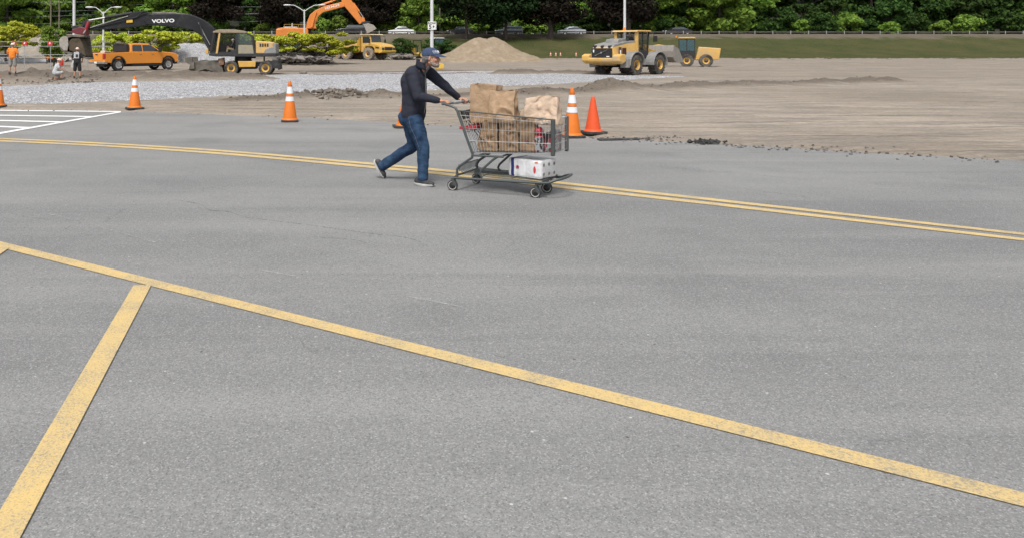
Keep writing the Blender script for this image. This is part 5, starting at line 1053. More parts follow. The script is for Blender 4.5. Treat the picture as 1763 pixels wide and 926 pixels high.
b.build('back_gate',CG,CART,smooth=60)
b=MB()
for k in range(15): v=-.25+k*.0357; b.tube([(.22,v,.463),(1.17,v*.86,.513)],.0025,5)
for k in range(9): u=.25+k*.112; b.tube([(u,-wv(u)+.02,zb_(u)),(u,wv(u)-.02,zb_(u))],.003,5)
b.build('basket_floor',CW_,CART,smooth=60)
# folding child seat with black slats and a red strap
b=MB()
for k in range(7): v=-.24+k*.08; b.obox((.075,v,.90),(.012,.05,.10),(0,-.38,0)); b.tube([(.12,v,.83),(.32,v,.62)],.006,5)
b.build('child_seat',BLK,CART); b=MB(); b.obox((.175,-.02,.755),(.13,.46,.045)); b.obox((.085,-.305,.755),(.05,.012,.035)); b.build('seat_strap',mat('red_strap',(.30,.02,.03),rough=.6),CART,bevel=.01)
# lower tray
b=MB()
for k in range(9): v=-.24+k*.06; b.tube([(.05,v,.235),(.09,v,.215),(1.08,v*.92,.200)],.0042,6)
for u in (.06,.35,.7,1.06): b.tube([(u,-.27,.207),(u,.27,.207)],.006,6)
b.tube([(.045,-.29,.31),(.045,.29,.31)],.006,6)
for k in range(16): v=-.27+k*.036; b.tube([(.045,v,.31),(.05,v,.235)],.005,5)
b.build('lower_tray',CG,CART,smooth=60)
def castor(u,v,rz,r=.0635):
    b=MB(); b.obox((0,.026,.11),(.035,.004,.10),(0,R(-25),0)); b.obox((0,-.026,.11),(.035,.004,.10),(0,R(-25),0)); b.obox((.02,0,.155),(.06,.056,.008)); b.cyl((.02,0,.15),(.02,0,.185),.014)
    o=b.build('castor_fork',CG,CART,bevel=.002); 
    b=MB(); b.lathe([(.040,-.014),(.055,-.015),(r,-.009),(r,.009),(.055,.015),(.040,.014)],(-.02,0,r),'y',28,closed=True); w_=b.build('wheel',CWR,o,smooth=40)
    b=MB(); b.lathe([(.041,-.0155),(.050,-.0165),(.050,.0165),(.041,.0155)],(-.02,0,r),'y',28,closed=True); b.build('light_ring',mat('grey_ring',(.36,.35,.33),rough=.5),w_,smooth=40)
    b=MB(); b.lathe([(.012,-.02),(.02,-.014),(.04,-.010),(.04,.010),(.02,.014),(.012,.02)],(-.02,0,r),'y',20,closed=True); b.cyl((-.02,-.03,r),(-.02,.03,r),.008); b.build('hub',BLK,w_,smooth=40)
    o.location=(u,v,0); o.rotation_euler=(0,0,rz); return o
castor(-.01,-.295,R(6)); castor(.03,.31,R(-14)); castor(.985,-.235,R(4)); castor(.99,.15,R(14))
# ================================================= BAGS AND GOODS
def kraft(nm,c0,c1):
    t=NT(nm); n=t.noise(9,4,.55); v=t.vor(16,'Distance','DISTANCE_TO_EDGE'); n2=t.noise(90,3,.6); c=t.mix(t.rng(n,.35,.65),c0,c1); c=t.mix(t.rng(n2,.35,.7,0,.25),c,c0)
    cr=t.n('ShaderNodeTexVoronoi'); cr.feature='F1'; cr.inputs['Scale'].default_value=11; cr.inputs['Randomness'].default_value=1
    wn=t.n('ShaderNodeVectorMath'); wn.operation='ADD'; nn=t.n('ShaderNodeTexNoise'); nn.inputs['Scale'].default_value=5; t.L.new(t.tc,nn.inputs['Vector']); t.L.new(t.tc,wn.inputs[0]); t.L.new(nn.outputs['Color'],wn.inputs[1]); t.L.new(wn.outputs[0],cr.inputs['Vector'])
    t.fin(c,.72,t.bump(cr.outputs['Distance'],.22,.015,t.bump(n,.2,.02)),.25)
    tr=t.n('ShaderNodeBsdfTranslucent'); t.L.new(c,tr.inputs[0]); ms=t.n('ShaderNodeMixShader'); ms.inputs[0].default_value=.12; t.L.new(t.b.outputs[0],ms.inputs[1]); t.L.new(tr.outputs[0],ms.inputs[2]); t.L.new(ms.outputs[0],t.o.inputs[0]); return t.m
KR=kraft('kraft_paper',(.34,.225,.135),(.46,.32,.205)); KR3=kraft('kraft_paper_shaded',(.22,.14,.08),(.33,.22,.13)); KR2=kraft('kraft_paper_light',(.50,.37,.27),(.60,.46,.35))  # the darker kraft puts the basket's inner shade into the low bags' colour
def bag(label,u0,u1,v0,v1,z0,z1,m=KR,seed=1,crumple=.015,pinch=0.0,lean=(0,0),top=0.0,rz=0.0,slope=0.0,notch=0.0,nx=6,ny=3,nz=8,roll=0.0):
    """gusseted paper bag built of flat creased facets, open at the top"""
    r=random.Random(seed); w_,dp,h=u1-u0,v1-v0,z1-z0
    P=[(i/nx*2-1,-1) for i in range(nx)]+[(1,i/ny*2-1) for i in range(ny)]+[(1-i/nx*2,1) for i in range(nx)]+[(-1,1-i/ny*2) for i in range(ny)]; N=len(P); rings=[]
    for k in range(nz+1):
        f=k/nz; R_=[]
        for (a,c) in P:
            ex=1-top*f; x=a*w_/2*ex; y=c*dp/2*(1-pinch*f**1.6)
            if abs(a)==1 and abs(c)<1: x-=math.copysign(1,a)*dp*.20*f**1.5*(1-abs(c))
            corner=abs(a)==1 and abs(c)==1; amp=crumple*(.35 if corner else 1)*(.35 if f<.02 else 1)
            dx=V((r.gauss(0,1)*.8,r.gauss(0,1)*(1 if abs(c)==1 else .7),r.gauss(0,1)*.9*(1 if 0<f<1 else .35)))*amp
            p=V((x,y,f*h))+dx; p.x+=lean[0]*f*f; p.y+=lean[1]*f*f
            if f>.6: p.z+=(slope*a*.5*w_-notch*(1-abs(a))*(1 if c<0 else .2)-roll*a*a*h)*((f-.6)/.4)
            R_.append(p)
        rings.append(R_)
    vs=[p for R_ in rings for p in R_]; fs=[]
    for k in range(nz):
        for i in range(N):
            j=(i+1)%N; q=(k*N+i,k*N+j,(k+1)*N+j,(k+1)*N+i)
            fs+= [(q[0],q[1],q[2]),(q[0],q[2],q[3])] if r.random()<.5 else [(q[0],q[1],q[3]),(q[1],q[2],q[3])]
    fs.append(tuple(range(N))[::-1]); b=MB(); b.add(vs,fs); me=b.mesh('paper_bag'); o=link('paper_bag',me,m,None,smooth=180)
    s_=o.modifiers.new('thick','SOLIDIFY'); s_.thickness=.002; s_.offset=0
    ss=o.modifiers.new('soft','SUBSURF'); ss.levels=2; ss.render_levels=2
    ca=me.attributes.new('crease_edge','FLOAT','EDGE'); cr=[]
    cor={i for i,(a,c) in enumerate(P) if abs(a)==1 and abs(c)==1}
    for e_ in me.edges:
        i,j=e_.vertices; ki,kj=i//N,j//N; cr.append(.75 if (i%N==j%N and i%N in cor) or (ki==kj and ki in (0,nz)) else (.55 if r.random()<.28 else .05))
    ca.data.foreach_set('value',cr)
    c_,sn=math.cos(CT),math.sin(CT); cu,cv=(u0+u1)/2,(v0+v1)/2; o.location=(CO.x+cu*c_-cv*sn,CO.y+cu*sn+cv*c_,z0); o.rotation_euler=(0,0,CT+rz)
    return tag(o,label,'paper bag','brown paper bags in the cart')
def qr(v): return plane(CO,CT,v)
def bpx(label,x0,x1,yt,yb,v0,v1,**k):
    q=qr((v0+v1)/2 if False else v0); u0,z0=q(x0,yb); u1,_=q(x1,yb); _,z1=q((x0+x1)/2,yt); return bag(label,u0,u1,v0,v1,z0,z1,**k)
bpx('tall upright brown paper bag nearest the handle, highest in the cart',809,851,146.5,212,-.11,.10,seed=3,crumple=.010,lean=(.012,0),rz=.03,top=-.06,nx=5,nz=6,slope=-.05)
bpx('upright brown paper bag with folded top just right of the tallest bag',839,885,156,212,-.205,-.03,seed=5,crumple=.015,pinch=.62,rz=-.04,notch=.02,top=.04,nx=6,nz=7)
bpx('crumpled brown bag low in the basket, nearest the back gate',821,857,208,259,-.225,-.05,m=KR3,seed=8,crumple=.015,pinch=.55,top=.30,lean=(.02,0))
bpx('crumpled brown bag low in the basket, second from the back gate',859,891,206,260,-.225,-.05,m=KR3,seed=12,crumple=.017,pinch=.45,top=.10,lean=(-.02,0),slope=-.2)
bpx('upright brown bag low in the basket below the pale crumpled bag',894,920,203,260,-.215,-.06,m=KR3,seed=14,crumple=.011,pinch=.3,top=.05,nx=4)
bpx('brown bag on the far side of the basket behind the two low crumpled bags',846,888,207,252,.0,.2,seed=17,crumple=.015,pinch=.4)
bpx('large pale crumpled paper bag bulging over the basket rim near the front',901,960,166,214,-.185,.02,m=KR2,seed=22,crumple=.018,pinch=.6,lean=(-.012,0),top=.06,slope=.06,roll=.07,nx=7,nz=7)
bpx('small pale paper bag tucked left of the large crumpled one',892,915,188,216,-.02,.12,m=KR2,seed=25,crumple=.012,pinch=.6,slope=.3,top=.1,nx=4,nz=4)
# dark netted groceries with red patches at the front of the basket
def cartpt(u,v,z): c_,sn=math.cos(CT),math.sin(CT); return V((CO.x+u*c_-v*sn,CO.y+u*sn+v*c_,z))
gk_=[('dark patterned grocery pack standing at the basket front behind the wire',.93,-.10,.51,.20,.2,.19,(.035,.035,.037)),('black and red carton leaning on the front panel of the cart',1.09,.02,.515,.12,.22,.22,(.05,.045,.045))]
for lb,u,v,z,a,c,h,col in gk_:
    t=NT('pack_'+str(u)); vv=t.vor(28,'Color'); s1=t.n('ShaderNodeSeparateColor'); t.L.new(vv,s1.inputs[0]); cc=t.mix(t.rng(s1.outputs[0],.72,.74),col,(.33,.33,.34)); cc=t.mix(t.rng(s1.outputs[1],.80,.82),cc,(.40,.03,.05)); mm=t.fin(cc,.35,None,.5)
    b=MB(); b.obox((0,0,h/2),(a,c,h)); b.obox((0.02,0,h+.012),(a*.7,c*.5,.03)); o=b.build('grocery_pack',mm,None,bevel=.02,seg=3); o.location=cartpt(u,v,z); o.rotation_euler=(0,0,CT); tag(o,lb,'grocery pack')
b=MB(); b.ell((0,0,.05),(.055,.06,.05)); o=b.build('red_pouch',mat('pouch_red',(.45,.03,.05),rough=.4),smooth=60); o.location=cartpt(.97,-.14,.70); o.rotation_euler=(0,0,CT); tag(o,'small red pouch lying on the dark grocery pack','pouch')
# pack of paper rolls on the lower tray
q_=qr(-.20); uA,zA=q_(888,300); uB,zB=q_(934,313)
TP=empty('toilet_paper_pack',cartpt(1.03,-.235,0),CT-R(14),'white plastic-wrapped pack of toilet rolls on the cart\'s lower tray','toilet paper')
x0,x1,y0,y1,z0,z1=-.45,0,0,.325,.212,.425
WR=mat('plastic_wrap',(.62,.62,.63),rough=.28,var=.06,scale=8,bump=.6,bscale=14,spec=.6)
b=MB(); rs=[]; nR=3
def wrapsec(x,g=0,bul=1.0):
    P=[]; M_=56
    for i in range(M_):
        a=2*PI*i/M_; cx=math.cos(a); sy=math.sin(a); pw=.16; X=math.copysign(abs(cx)**pw,cx); Z=math.copysign(abs(sy)**pw,sy)
        yy=(y0+y1)/2+X*(y1-y0)/2*bul; zz=(z0+z1)/2+Z*(z1-z0)/2*bul
        if abs(Z)>.97: zz-=Z*.006*(1-abs(math.sin(X*PI*1.5)))
        if abs(X)>.97: yy-=X*.006*(1-abs(math.sin(Z*PI)))
        P.append((x,yy,zz))
    return P
for x,s_ in ((x0,.80),(x0+.006,.93),(x0+.025,1),(x0+.115,1.0),(x0+.12,.985),(x0+.125,1),(x0+.235,1),(x0+.24,.985),(x0+.245,1),(x1-.02,1),(x1-.005,.95),(x1,.86)): rs.append(wrapsec(x,0,s_))
b.rings(rs); WP=b.build('wrapper',WR,TP,smooth=50)
b=MB(); b.rings([wrapsec(x0+.045,0,1.006),wrapsec(x0+.085,0,1.006)],caps=False); b.build('blue_band',mat('navy_print',(.02,.025,.13),rough=.35),WP,smooth=60)
for j in range(3):
    for k in range(2):
        b=MB(); yy=y0+(j+.5)*(y1-y0)/3; zz=z0+(k+.5)*(z1-z0)/2; b.lathe([(.001,0.0),(.017,0),(.017,.002),(.001,.002)],(x1-.001,yy,zz),'x',20); b.build('roll_hole_disc',mat('hole_shade_grey',(.16,.155,.15),rough=.9),WP,smooth=40)  # flat dark discs stand in for the shade inside the roll holes
        b=MB(); b.lathe([(.017,0),(.022,.0),(.022,.004),(.017,.004)],(x1-.001,yy,zz),'x',20,closed=True); b.build('core_ring',mat('cardboard_ring',(.42,.38,.33),rough=.9),WP,smooth=40)
for (u_,z_,a,c,col) in ((x0+.135,.325,.040,.040,'logo_red'),(x1-.085,.315,.030,.080,'logo_red'),(x1-.06,.398,.045,.015,'logo_orange')):
    b=MB(); b.lathe([(.001,-.001),(1,-.001),(1,.001),(.001,.001)],(0,0,0),'y',6 if a<.032 and c<.05 else 20) ; o=b.build('print_mark',mat(col,(.50,.045,.06) if col=='logo_red' else (.55,.13,.06),rough=.4),WP); o.scale=(a/2,1,c/2); o.location=(u_,y0-.002,z_)
b=MB(); b.lathe([(.001,-.001),(1,-.001),(1,.001),(.001,.001)],(0,0,0),'y',16); o=b.build('print_mark',mat('logo_blue',(.05,.06,.25),rough=.4),WP); o.scale=(.010,1,.012); o.location=(x0+.140,y0-.0035,.328)
# ================================================= PEOPLE
SKIN=mat('skin',(.46,.235,.155),rough=.55,var=.10,scale=30,spec=.4,bump=.15,bscale=90)
def solid(b,voxel,sm_=3,name='blob',fold=0,fs=(9,9,4),seed=0,clip=None):
    me=bpy.data.meshes.new('t'); me.from_pydata(b.v,[],b.f); 
    bm=bmesh.new(); bm.from_mesh(me); bmesh.ops.recalc_face_normals(bm,faces=bm.faces); bm.to_mesh(me); bm.free()
    o=bpy.data.objects.new('tmp',me); COL.objects.link(o); r=o.modifiers.new('r','REMESH'); r.mode='VOXEL'; r.voxel_size=voxel; r.use_smooth_shade=True
    s_=o.modifiers.new('s','SMOOTH'); s_.factor=.5; s_.iterations=sm_
    bpy.context.view_layer.update(); m2=bpy.data.meshes.new_from_object(o.evaluated_get(bpy.context.evaluated_depsgraph_get())); bpy.data.objects.remove(o); m2.name=name
    if fold:
        n=len(m2.vertices); co=np.zeros(n*3,np.float32); no=np.zeros(n*3,np.float32); m2.vertices.foreach_get('co',co); m2.vertices.foreach_get('normal',no); co=co.reshape(-1,3); no=no.reshape(-1,3)
        f=fbm(co[:,0]*fs[0]+co[:,2]*fs[2]*.6+seed,co[:,2]*fs[2]*2.2+co[:,1]*fs[1]*.8+20,seed,3)-.5
        g=1-np.abs(fbm(co[:,0]*fs[0]*.7-co[:,2]*fs[2]*1.3+40+seed,co[:,2]*fs[2]*1.6+co[:,1]*fs[1],seed+9,2)*2-1)*1.0-.6
        co=co+no*(fold*(f*1.6+g*.9))[:,None]; m2.vertices.foreach_set('co',co.astype(np.float32).ravel()); m2.update()
    m2.shade_smooth(); return m2
def hand(b,wr,fwd,side,up,s=1.0,curl='grip',bar=None,thumb=1):
    """five separate fingers; grip: wraps round a bar at bar point running along side"""
    f,sd,u=V(fwd).normalized(),V(side).normalized(),V(up).normalized()
    if curl=='grip':
        c=V(bar); kn=c+u*.028*s-f*.012*s; b.caps(V(wr),c-f*.052*s+u*.020*s,.026*s,.020*s,.036*s,.017*s,sd,12); b.caps(c-f*.055*s+u*.020*s,kn,.038*s,.016*s,.040*s,.015*s,sd,12)
        for i,(o_,L) in enumerate(((-.033,.90),(-.011,1.0),(.011,.97),(.033,.82))):
            k=kn+sd*o_*s; b.tube([k-f*.01*s,k+f*.012*s*L+u*.002*s,c+sd*o_*s+f*.030*s*L+u*.010*s,c+sd*o_*s+f*.026*s*L-u*.016*s,c+sd*o_*s+f*.004*s-u*.026*s],[.0095*s,.0098*s,.0092*s,.0085*s,.0072*s],8)
        k=c-f*.05*s-sd*thumb*.030*s+u*.012*s; b.tube([k,c-f*.034*s-sd*thumb*.044*s,c-f*.016*s-sd*thumb*.040*s-u*.018*s,c+f*.006*s-sd*thumb*.030*s-u*.027*s],[.013*s,.0115*s,.010*s,.008*s],8)
    else:
        w0=V(wr); pc=w0+f*.055*s; b.caps(w0,w0+f*.085*s,.024*s,.017*s,.038*s,.014*s,sd,12)
        for i,(o_,L) in enumerate(((-.031,.070),(-.010,.078),(.011,.073),(.031,.058))):
            k=w0+f*.085*s+sd*o_*s; b.tube([k,k+f*L*.5*s-u*.006*s,k+f*L*.85*s-u*.024*s,k+f*L*.9*s-u*.042*s],[.0095*s,.009*s,.0082*s,.007*s],7)
        k=w0+f*.03*s-sd*thumb*.022*s; b.tube([k,k+f*.03*s-sd*thumb*.022*s-u*.006*s,k+f*.055*s-sd*thumb*.024*s-u*.014*s],[.012*s,.0105*s,.008*s],7)
def head(b,c,yaw,pitch,s=1.0):
    """head facing local +x; face with brow, sockets, nose, lips, chin, ears"""
    M=Matrix.Translation(V(c))@Euler((0,pitch,yaw)).to_matrix().to_4x4()@Matrix.Diagonal((s,s,s,1)); old=b.M; b.M=old@M
    b.ell((-.012,0,.035),(.098,.076,.088)); b.ell((.012,0,-.018),(.078,.067,.085)); b.ell((.045,0,-.072),(.046,.045,.040)); b.ell((.070,0,-.088),(.022,.024,.018)) # cranium, face, jaw, chin
    b.caps((-.01,-.050,-.055),(.055,-.026,-.082),.018,.018,.016,.016,(0,1,0)); b.caps((-.01,.050,-.055),(.055,.026,-.082),.018,.018,.016,.016,(0,1,0))
    b.caps((.076,-.030,.022),(.076,.030,.022),.010,.012,.010,.012,(1,0,0)) # brow
    for y in(-1,1):
        b.ell((.060,y*.036,-.022),(.024,.024,.024)); b.ell((-.010,y*.074,-.006),(.016,.008,.029),rot=(0,.15,y*.3)); b.ell((.096,y*.011,-.029),(.010,.008,.008))
    b.caps((.080,0,.012),(.103,0,-.024),.009,.011,.0125,.011,(0,1,0)); b.caps((.086,-.018,-.056),(.086,.018,-.056),.008,.010,.008,.010,(1,0,0)); b.caps((.084,-.015,-.066),(.084,.015,-.066),.008,.008,.008,.008,(1,0,0))
    b.M=old; return M
def eyes(parent,M,s=1.0):
    EW=mat('eye_white',(.22,.17,.14),rough=.3); ED=mat('eye_dark',(.03,.02,.015),rough=.2)
    for y in(-1,1):
        q=MB(); q.M=M; q.ell((.076,y*.031,.001),(.009,.012,.006)); o=q.build('eye',EW,parent,smooth=80); q=MB(); q.M=M; q.ell((.0835,y*.031,.001),(.003,.005,.005)); q.build('pupil',ED,o,smooth=80)
# ---------------- the man with the cart
mo=V((.816,10.2,0)); MR=R(-32); MAN=empty('person',mo,MR,'grey-haired man in navy cap, dark jacket and jeans pushing the shopping cart','person')
mq=lambda v:plane(mo,MR,v)
def J(px,py,v): u,z=mq(v)(px,py); return V((u,v,z))
inv=(Matrix.Translation(mo)@Matrix.Rotation(MR,4,'Z')).inverted()
def c2m(u,v,z): return inv@cartpt(u,v,z)
pel=J(712,203,0); wst=J(713,182,0); chs=J(713,150,0); chs2=J(716,132,0); nb=J(725,117,0); nk=J(733,107,0); hd=J(742.5,100.5,0)
sR=J(709,128,-.185); sL=J(735,123,.175); eR=J(719,167,-.24); eL=J(768,150,.25)
hbR=c2m(*HB0.lerp(HB1,.17)); hbL=c2m(*HB0.lerp(HB1,.93)); bardir=(c2m(*HB1)-c2m(*HB0)).normalized()
fR=V((1,0,0)); wR=hbR+V((-.085,-.0,.028)); wL=hbL+V((-.085,0.0,.032))
hR=J(714,209,-.10); hL=J(706,208,.10); kR=J(729,257,-.10); kL=J(712.5,251,.10); aR=J(728,305,-.10); aL=J(659,286,.10)
b=MB()
b.caps(pel,wst,.15,.11,.14,.105,(0,1,0)); b.caps(wst,chs2,.14,.10,.165,.115,(0,1,0)); b.caps(chs2,nb,.16,.10,.06,.06,(0,1,0)); b.caps(nb-V((.0,0,.02)),nk+V((.005,0,.02)),.060,.064,.056,.062,(0,1,0),16)
for s_,e_,w_ in((sR,eR,wR),(sL,eL,wL)):
    b.caps(chs2+V((0,s_.y*.5,.05)),s_,.07,.06,.055,.055,(1,0,0)); b.caps(s_,e_,.048,.050,.038,.040,(0,1,0)); b.caps(e_,w_,.038,.040,.024,.028,(0,1,0))
for h_,k_,a_ in((hR,kR,aR),(hL,kL,aL)): b.caps(h_,k_,.075,.08,.052,.055,(0,1,0)); b.caps(k_,a_,.050,.055,.034,.038,(0,1,0))
HM=head(b,hd,R(16),R(1),1.05)
hand(b,wR,(1,0,-.1),bardir,(0,0,1),1.0,'grip',hbR,thumb=-1); hand(b,wL,(1,0,-.1),bardir,(0,0,1),1.0,'grip',hbL,thumb=1)
link('body',solid(b,.0052,2,'body'),SKIN,MAN); eyes(MAN,HM,1)
# feet
def shoe(ank,heel,toe,tw,nm='shoe',up=None):
    heel,toe=V(heel),V(toe); f=(toe-heel).normalized(); u=V(up).normalized(); u=(u-f*u.dot(f)).normalized(); sd=f.cross(u); L=(toe-heel).length
    b=MB(); b.caps(heel+f*.045+u*.050,heel+f*.13+u*.050,.036,.036,.040,.034,sd); b.caps(heel+f*.13+u*.045,toe-f*.055+u*.036,.040,.032,.044,.024,sd); b.caps(heel+f*.05+u*.05,ank+u*.0,.036,.045,.040,.046,sd)
    o=link(nm,solid(b,.006,3,nm),mat('shoe_mesh',(.035,.035,.038),rough=.85,var=.2,scale=30,bump=.3,bscale=120,dirt=(.16,.155,.15),damt=.3),MAN)
    b=MB(); n=20; P=[]
    for i in range(n):
        a=2*PI*i/n; cx=math.cos(a); P.append((cx,math.sin(a)))
    rs=[]
    for h_,g in ((0,.92),(.006,.97),(.016,1.0),(.022,.97)):
        rs.append([heel+f*(L/2+x*L/2*g)+sd*(y*(.052-.010*(x<0)*abs(x)+.0)*g)+u*(h_*1.15+ (.022*max(0,x-.45)**1.5)+.012*max(0,-x-.6)+(.004 if x<0 else 0)*h_/.032) for x,y in P])
    b.rings(rs); b.build('sole',mat('shoe_sole',(.50,.50,.48),rough=.7,dirt=(.2,.2,.2),damt=.35),o,smooth=50)
    b=MB(); b.caps(toe-f*.03+u*.03,toe-f*.018+u*.026,.032,.018,.026,.014,sd); b.build('toe_cap',BLK,o,smooth=60); return o
hlR=J(712.5,319.5,-.10); hlR.z=.006; toR=V((hlR.x+.300,-.115,.006)); shoe(aR+V((-.01,0,-.01)),hlR,toR,1,up=(0,0,1))
toL=J(661.5,309.5,.12); hlL=J(641.5,275.5,.10); dlt=(hlL-toL); hlL=toL+dlt.normalized()*.285
fl=(toL-hlL).normalized(); upL=V((-fl.z,0,fl.x)); 
if upL.x<0: upL=-upL
shoe(aL,hlL,toL,1,up=upL)
# jeans
JN=NT('denim'); t=JN; n=t.noise(7,6,.65,t.map((1,1,.45))); n2=t.noise(130,2,.5); c=t.mix(t.rng(n,.38,.66),(.009,.022,.055),(.030,.066,.125)); c=t.mix(t.rng(n2,.4,.7,0,.3),c,(.06,.10,.16)); JN=t.fin(c,.9,t.bump(n,.5,.02,t.bump(t.noise(22,4,.6,t.map((1,1,2.2))),.5,.012)),.2)
b=MB(); b.caps(pel+V((-.02,0,.05)),pel+V((0,0,-.03)),.165,.128,.165,.125,(0,1,0)); b.ell(pel+V((-.085,-.06,-.01)),(.09,.085,.10)); b.ell(pel+V((-.085,.06,-.01)),(.09,.085,.10))
cR=aR+V((.0,0,.005)); cL=aL+(aL-kL).normalized()*-.01
for h_,k_,a_ in((hR,kR,cR),(hL,kL,cL)):
    b.caps(h_+V((0,0,-.01)),k_,.098,.112,.072,.082,(0,1,0)); b.caps(k_,a_,.072,.080,.058,.064,(0,1,0)); b.caps(k_+(a_-k_)*.80,a_+(a_-k_).normalized()*.012,.060,.066,.064,.068,(0,1,0))
link('jeans',solid(b,.008,3,'jeans',fold=.0135,fs=(8,8,5.5),seed=3),JN,MAN)
b=MB(); b.tube([hR+V((-.03,-.105,.06)),hR+V((.0,-.118,-.06)),hR.lerp(kR,.5)+V((-.01,-.098,0)),kR+V((-.01,-.086,0))],.0022,5); b.build('side_seam',mat('seam_thread',(.10,.12,.15),rough=.9),MAN)
# jacket
JK=mat('jacket_navy',(.024,.026,.038),rough=.85,var=.2,scale=5,bump=.5,bscale=13,spec=.2)
b=MB(); b.caps(pel+V((-.005,0,.015)),wst+V((0,0,.02)),.178,.150,.172,.152,(0,1,0)); b.caps(wst,chs,.172,.150,.180,.150,(0,1,0)); b.caps(chs,chs2+V((-.01,0,0)),.180,.148,.178,.135,(0,1,0)); b.caps(chs2+V((-.02,0,.02)),nb+V((-.02,0,-.03)),.16,.11,.085,.08,(0,1,0))
b.ell(chs+V((-.045,0,.06)),(.125,.17,.15))
for s_,e_,w_ in((sR,eR,wR),(sL,eL,wL)):
    b.caps(chs2+V((-.01,s_.y*.45,.045)),s_+V((0,0,.005)),.085,.075,.075,.073,(1,0,0)); b.caps(s_,e_,.068,.080,.056,.060,(0,1,0)); b.caps(e_,e_.lerp(w_,.90),.054,.058,.038,.042,(0,1,0))
link('jacket',solid(b,.0085,3,'jacket',fold=.011,fs=(6,5,5),seed=12),JK,MAN)
b=MB(); n=18; rs=[]
for k,(z,r_) in enumerate(((-.035,.088),(0,.079),(.03,.074),(.052,.076))):
    c_=nb.lerp(nk,.35)+V((.0,0,z)); rs.append([c_+V((math.cos(R(38)+(2*PI-R(76))*i/n)*r_*1.02,math.sin(R(38)+(2*PI-R(76))*i/n)*r_,-.030*math.cos(R(38)+(2*PI-R(76))*i/n))) for i in range(n+1)])
vs=[p for r_ in rs for p in r_]; fs=[(k*(n+1)+i,k*(n+1)+i+1,(k+1)*(n+1)+i+1,(k+1)*(n+1)+i) for k in range(3) for i in range(n)]
b.add(vs,fs); co_=b.build('collar',JK,MAN,smooth=80); sd_=co_.modifiers.new('t','SOLIDIFY'); sd_.thickness=.006
b=MB(); zp=[nk+V((.072,0,-.035)),chs2+V((.130,0,.03)),chs+V((.158,0,.03)),wst+V((.158,0,.0)),pel+V((.150,0,.06))]; b.tube(zp,[.007,.006,.006,.006,.006],6); b.build('zip',mat('zip_grey',(.12,.12,.12),rough=.5),MAN)
b=MB(); b.caps(nk+V((.05,0,-.055)),chs2+V((.115,0,.05)),.035,.02,.022,.02,(0,1,0)); b.build('shirt_front',mat('shirt_plaid',(.13,.12,.12),rough=.9,var=.5,scale=40),MAN,smooth=60)
# hair, beard, cap
def inhead(fn,voxel,nm,m,parent,sm_=2,fold=0): b=MB(); b.M=HM; fn(b); b.M=Matrix(); return link(nm,solid(b,voxel,sm_,nm,fold=fold,fs=(60,60,40)),m,parent)
GH=mat('grey_hair',(.20,.19,.185),rough=.85,var=.5,scale=60,bump=1,bscale=120,stretch=(1,1,2.5))
def hf(b):
    b.ell((-.055,0,-.005),(.056,.080,.062)); b.ell((-.078,0,-.045),(.034,.062,.032)); 
    for y in(-1,1): b.caps((-.03,y*.072,.045),(-.03,y*.074,-.020),.026,.010,.016,.008,(1,0,0)); b.caps((.020,y*.072,.038),(.022,y*.071,.008),.014,.008,.006,.006,(1,0,0))
inhead(hf,.005,'hair',GH,MAN,1,.003)
def bf(b):
    b.ell((.060,0,-.082),(.040,.046,.030)); b.ell((.074,0,-.094),(.022,.026,.022)); b.caps((.004,-.058,-.045),(.050,-.040,-.078),.014,.012,.022,.014,(0,0,1)); b.caps((.004,.058,-.045),(.050,.040,-.078),.014,.012,.022,.014,(0,0,1)); b.caps((.086,-.020,-.047),(.089,0,-.043),.007,.007,.008,.008,(1,0,0)); b.caps((.086,.020,-.047),(.089,0,-.043),.007,.007,.008,.008,(1,0,0))
inhead(bf,.005,'beard',mat('beard_grey',(.30,.25,.215),rough=.9,var=.4,scale=80,bump=.8,bscale=150),MAN,1,.002)
CAPM=mat('cap_blue',(.030,.048,.098),rough=.85,var=.25,scale=20,bump=.3,bscale=80)
b=MB(); b.M=HM; rs=[]
for k in range(11):
    t_=k/10*PI/2; rr=math.cos(t_)**.75; rs.append([(-.008+.108*rr*math.cos(2*PI*i/32)-.006*math.sin(t_),.089*rr*math.sin(2*PI*i/32),.036+.088*math.sin(t_)-.012*(math.cos(2*PI*i/32)<-.3)*(1-k/10)) for i in range(32)])
b.rings(rs); b.M=Matrix(); cp_=b.build('cap',CAPM,MAN,smooth=60)
b=MB(); b.M=HM; A_=[];B_=[];n=14
for i in range(n+1):
    a=-PI/2+PI*i/n; A_.append((.040+.056*math.cos(a)*.85,.078*math.sin(a),.050-.012*abs(math.sin(a)))); B_.append((.062+.122*math.cos(a)**.7 if math.cos(a)>0 else .062,.076*math.sin(a),.040-.018*math.sin(a)**2-.022*math.cos(a)))
vs=A_+B_; b.add([(x,y,z) for x,y,z in vs]+[(x,y,z-.004) for x,y,z in vs],[(i,i+1,n+2+i,n+1+i) for i in range(n)]+[(i+2*(n+1),n+1+i+2*(n+1),n+2+i+2*(n+1),i+1+2*(n+1)) for i in range(n)]+[(n+1+i,n+2+i,n+2+i+2*(n+1),n+1+i+2*(n+1)) for i in range(n)])
b.M=Matrix(); br=b.build('cap_brim',CAPM,cp_,smooth=60)
b=MB(); b.M=HM
def csf(a,z): t_=math.asin((z-.036)/.088); rr=math.cos(t_)**.75; return (-.008+.111*rr*math.cos(a)-.006*math.sin(t_),.092*rr*math.sin(a),z)
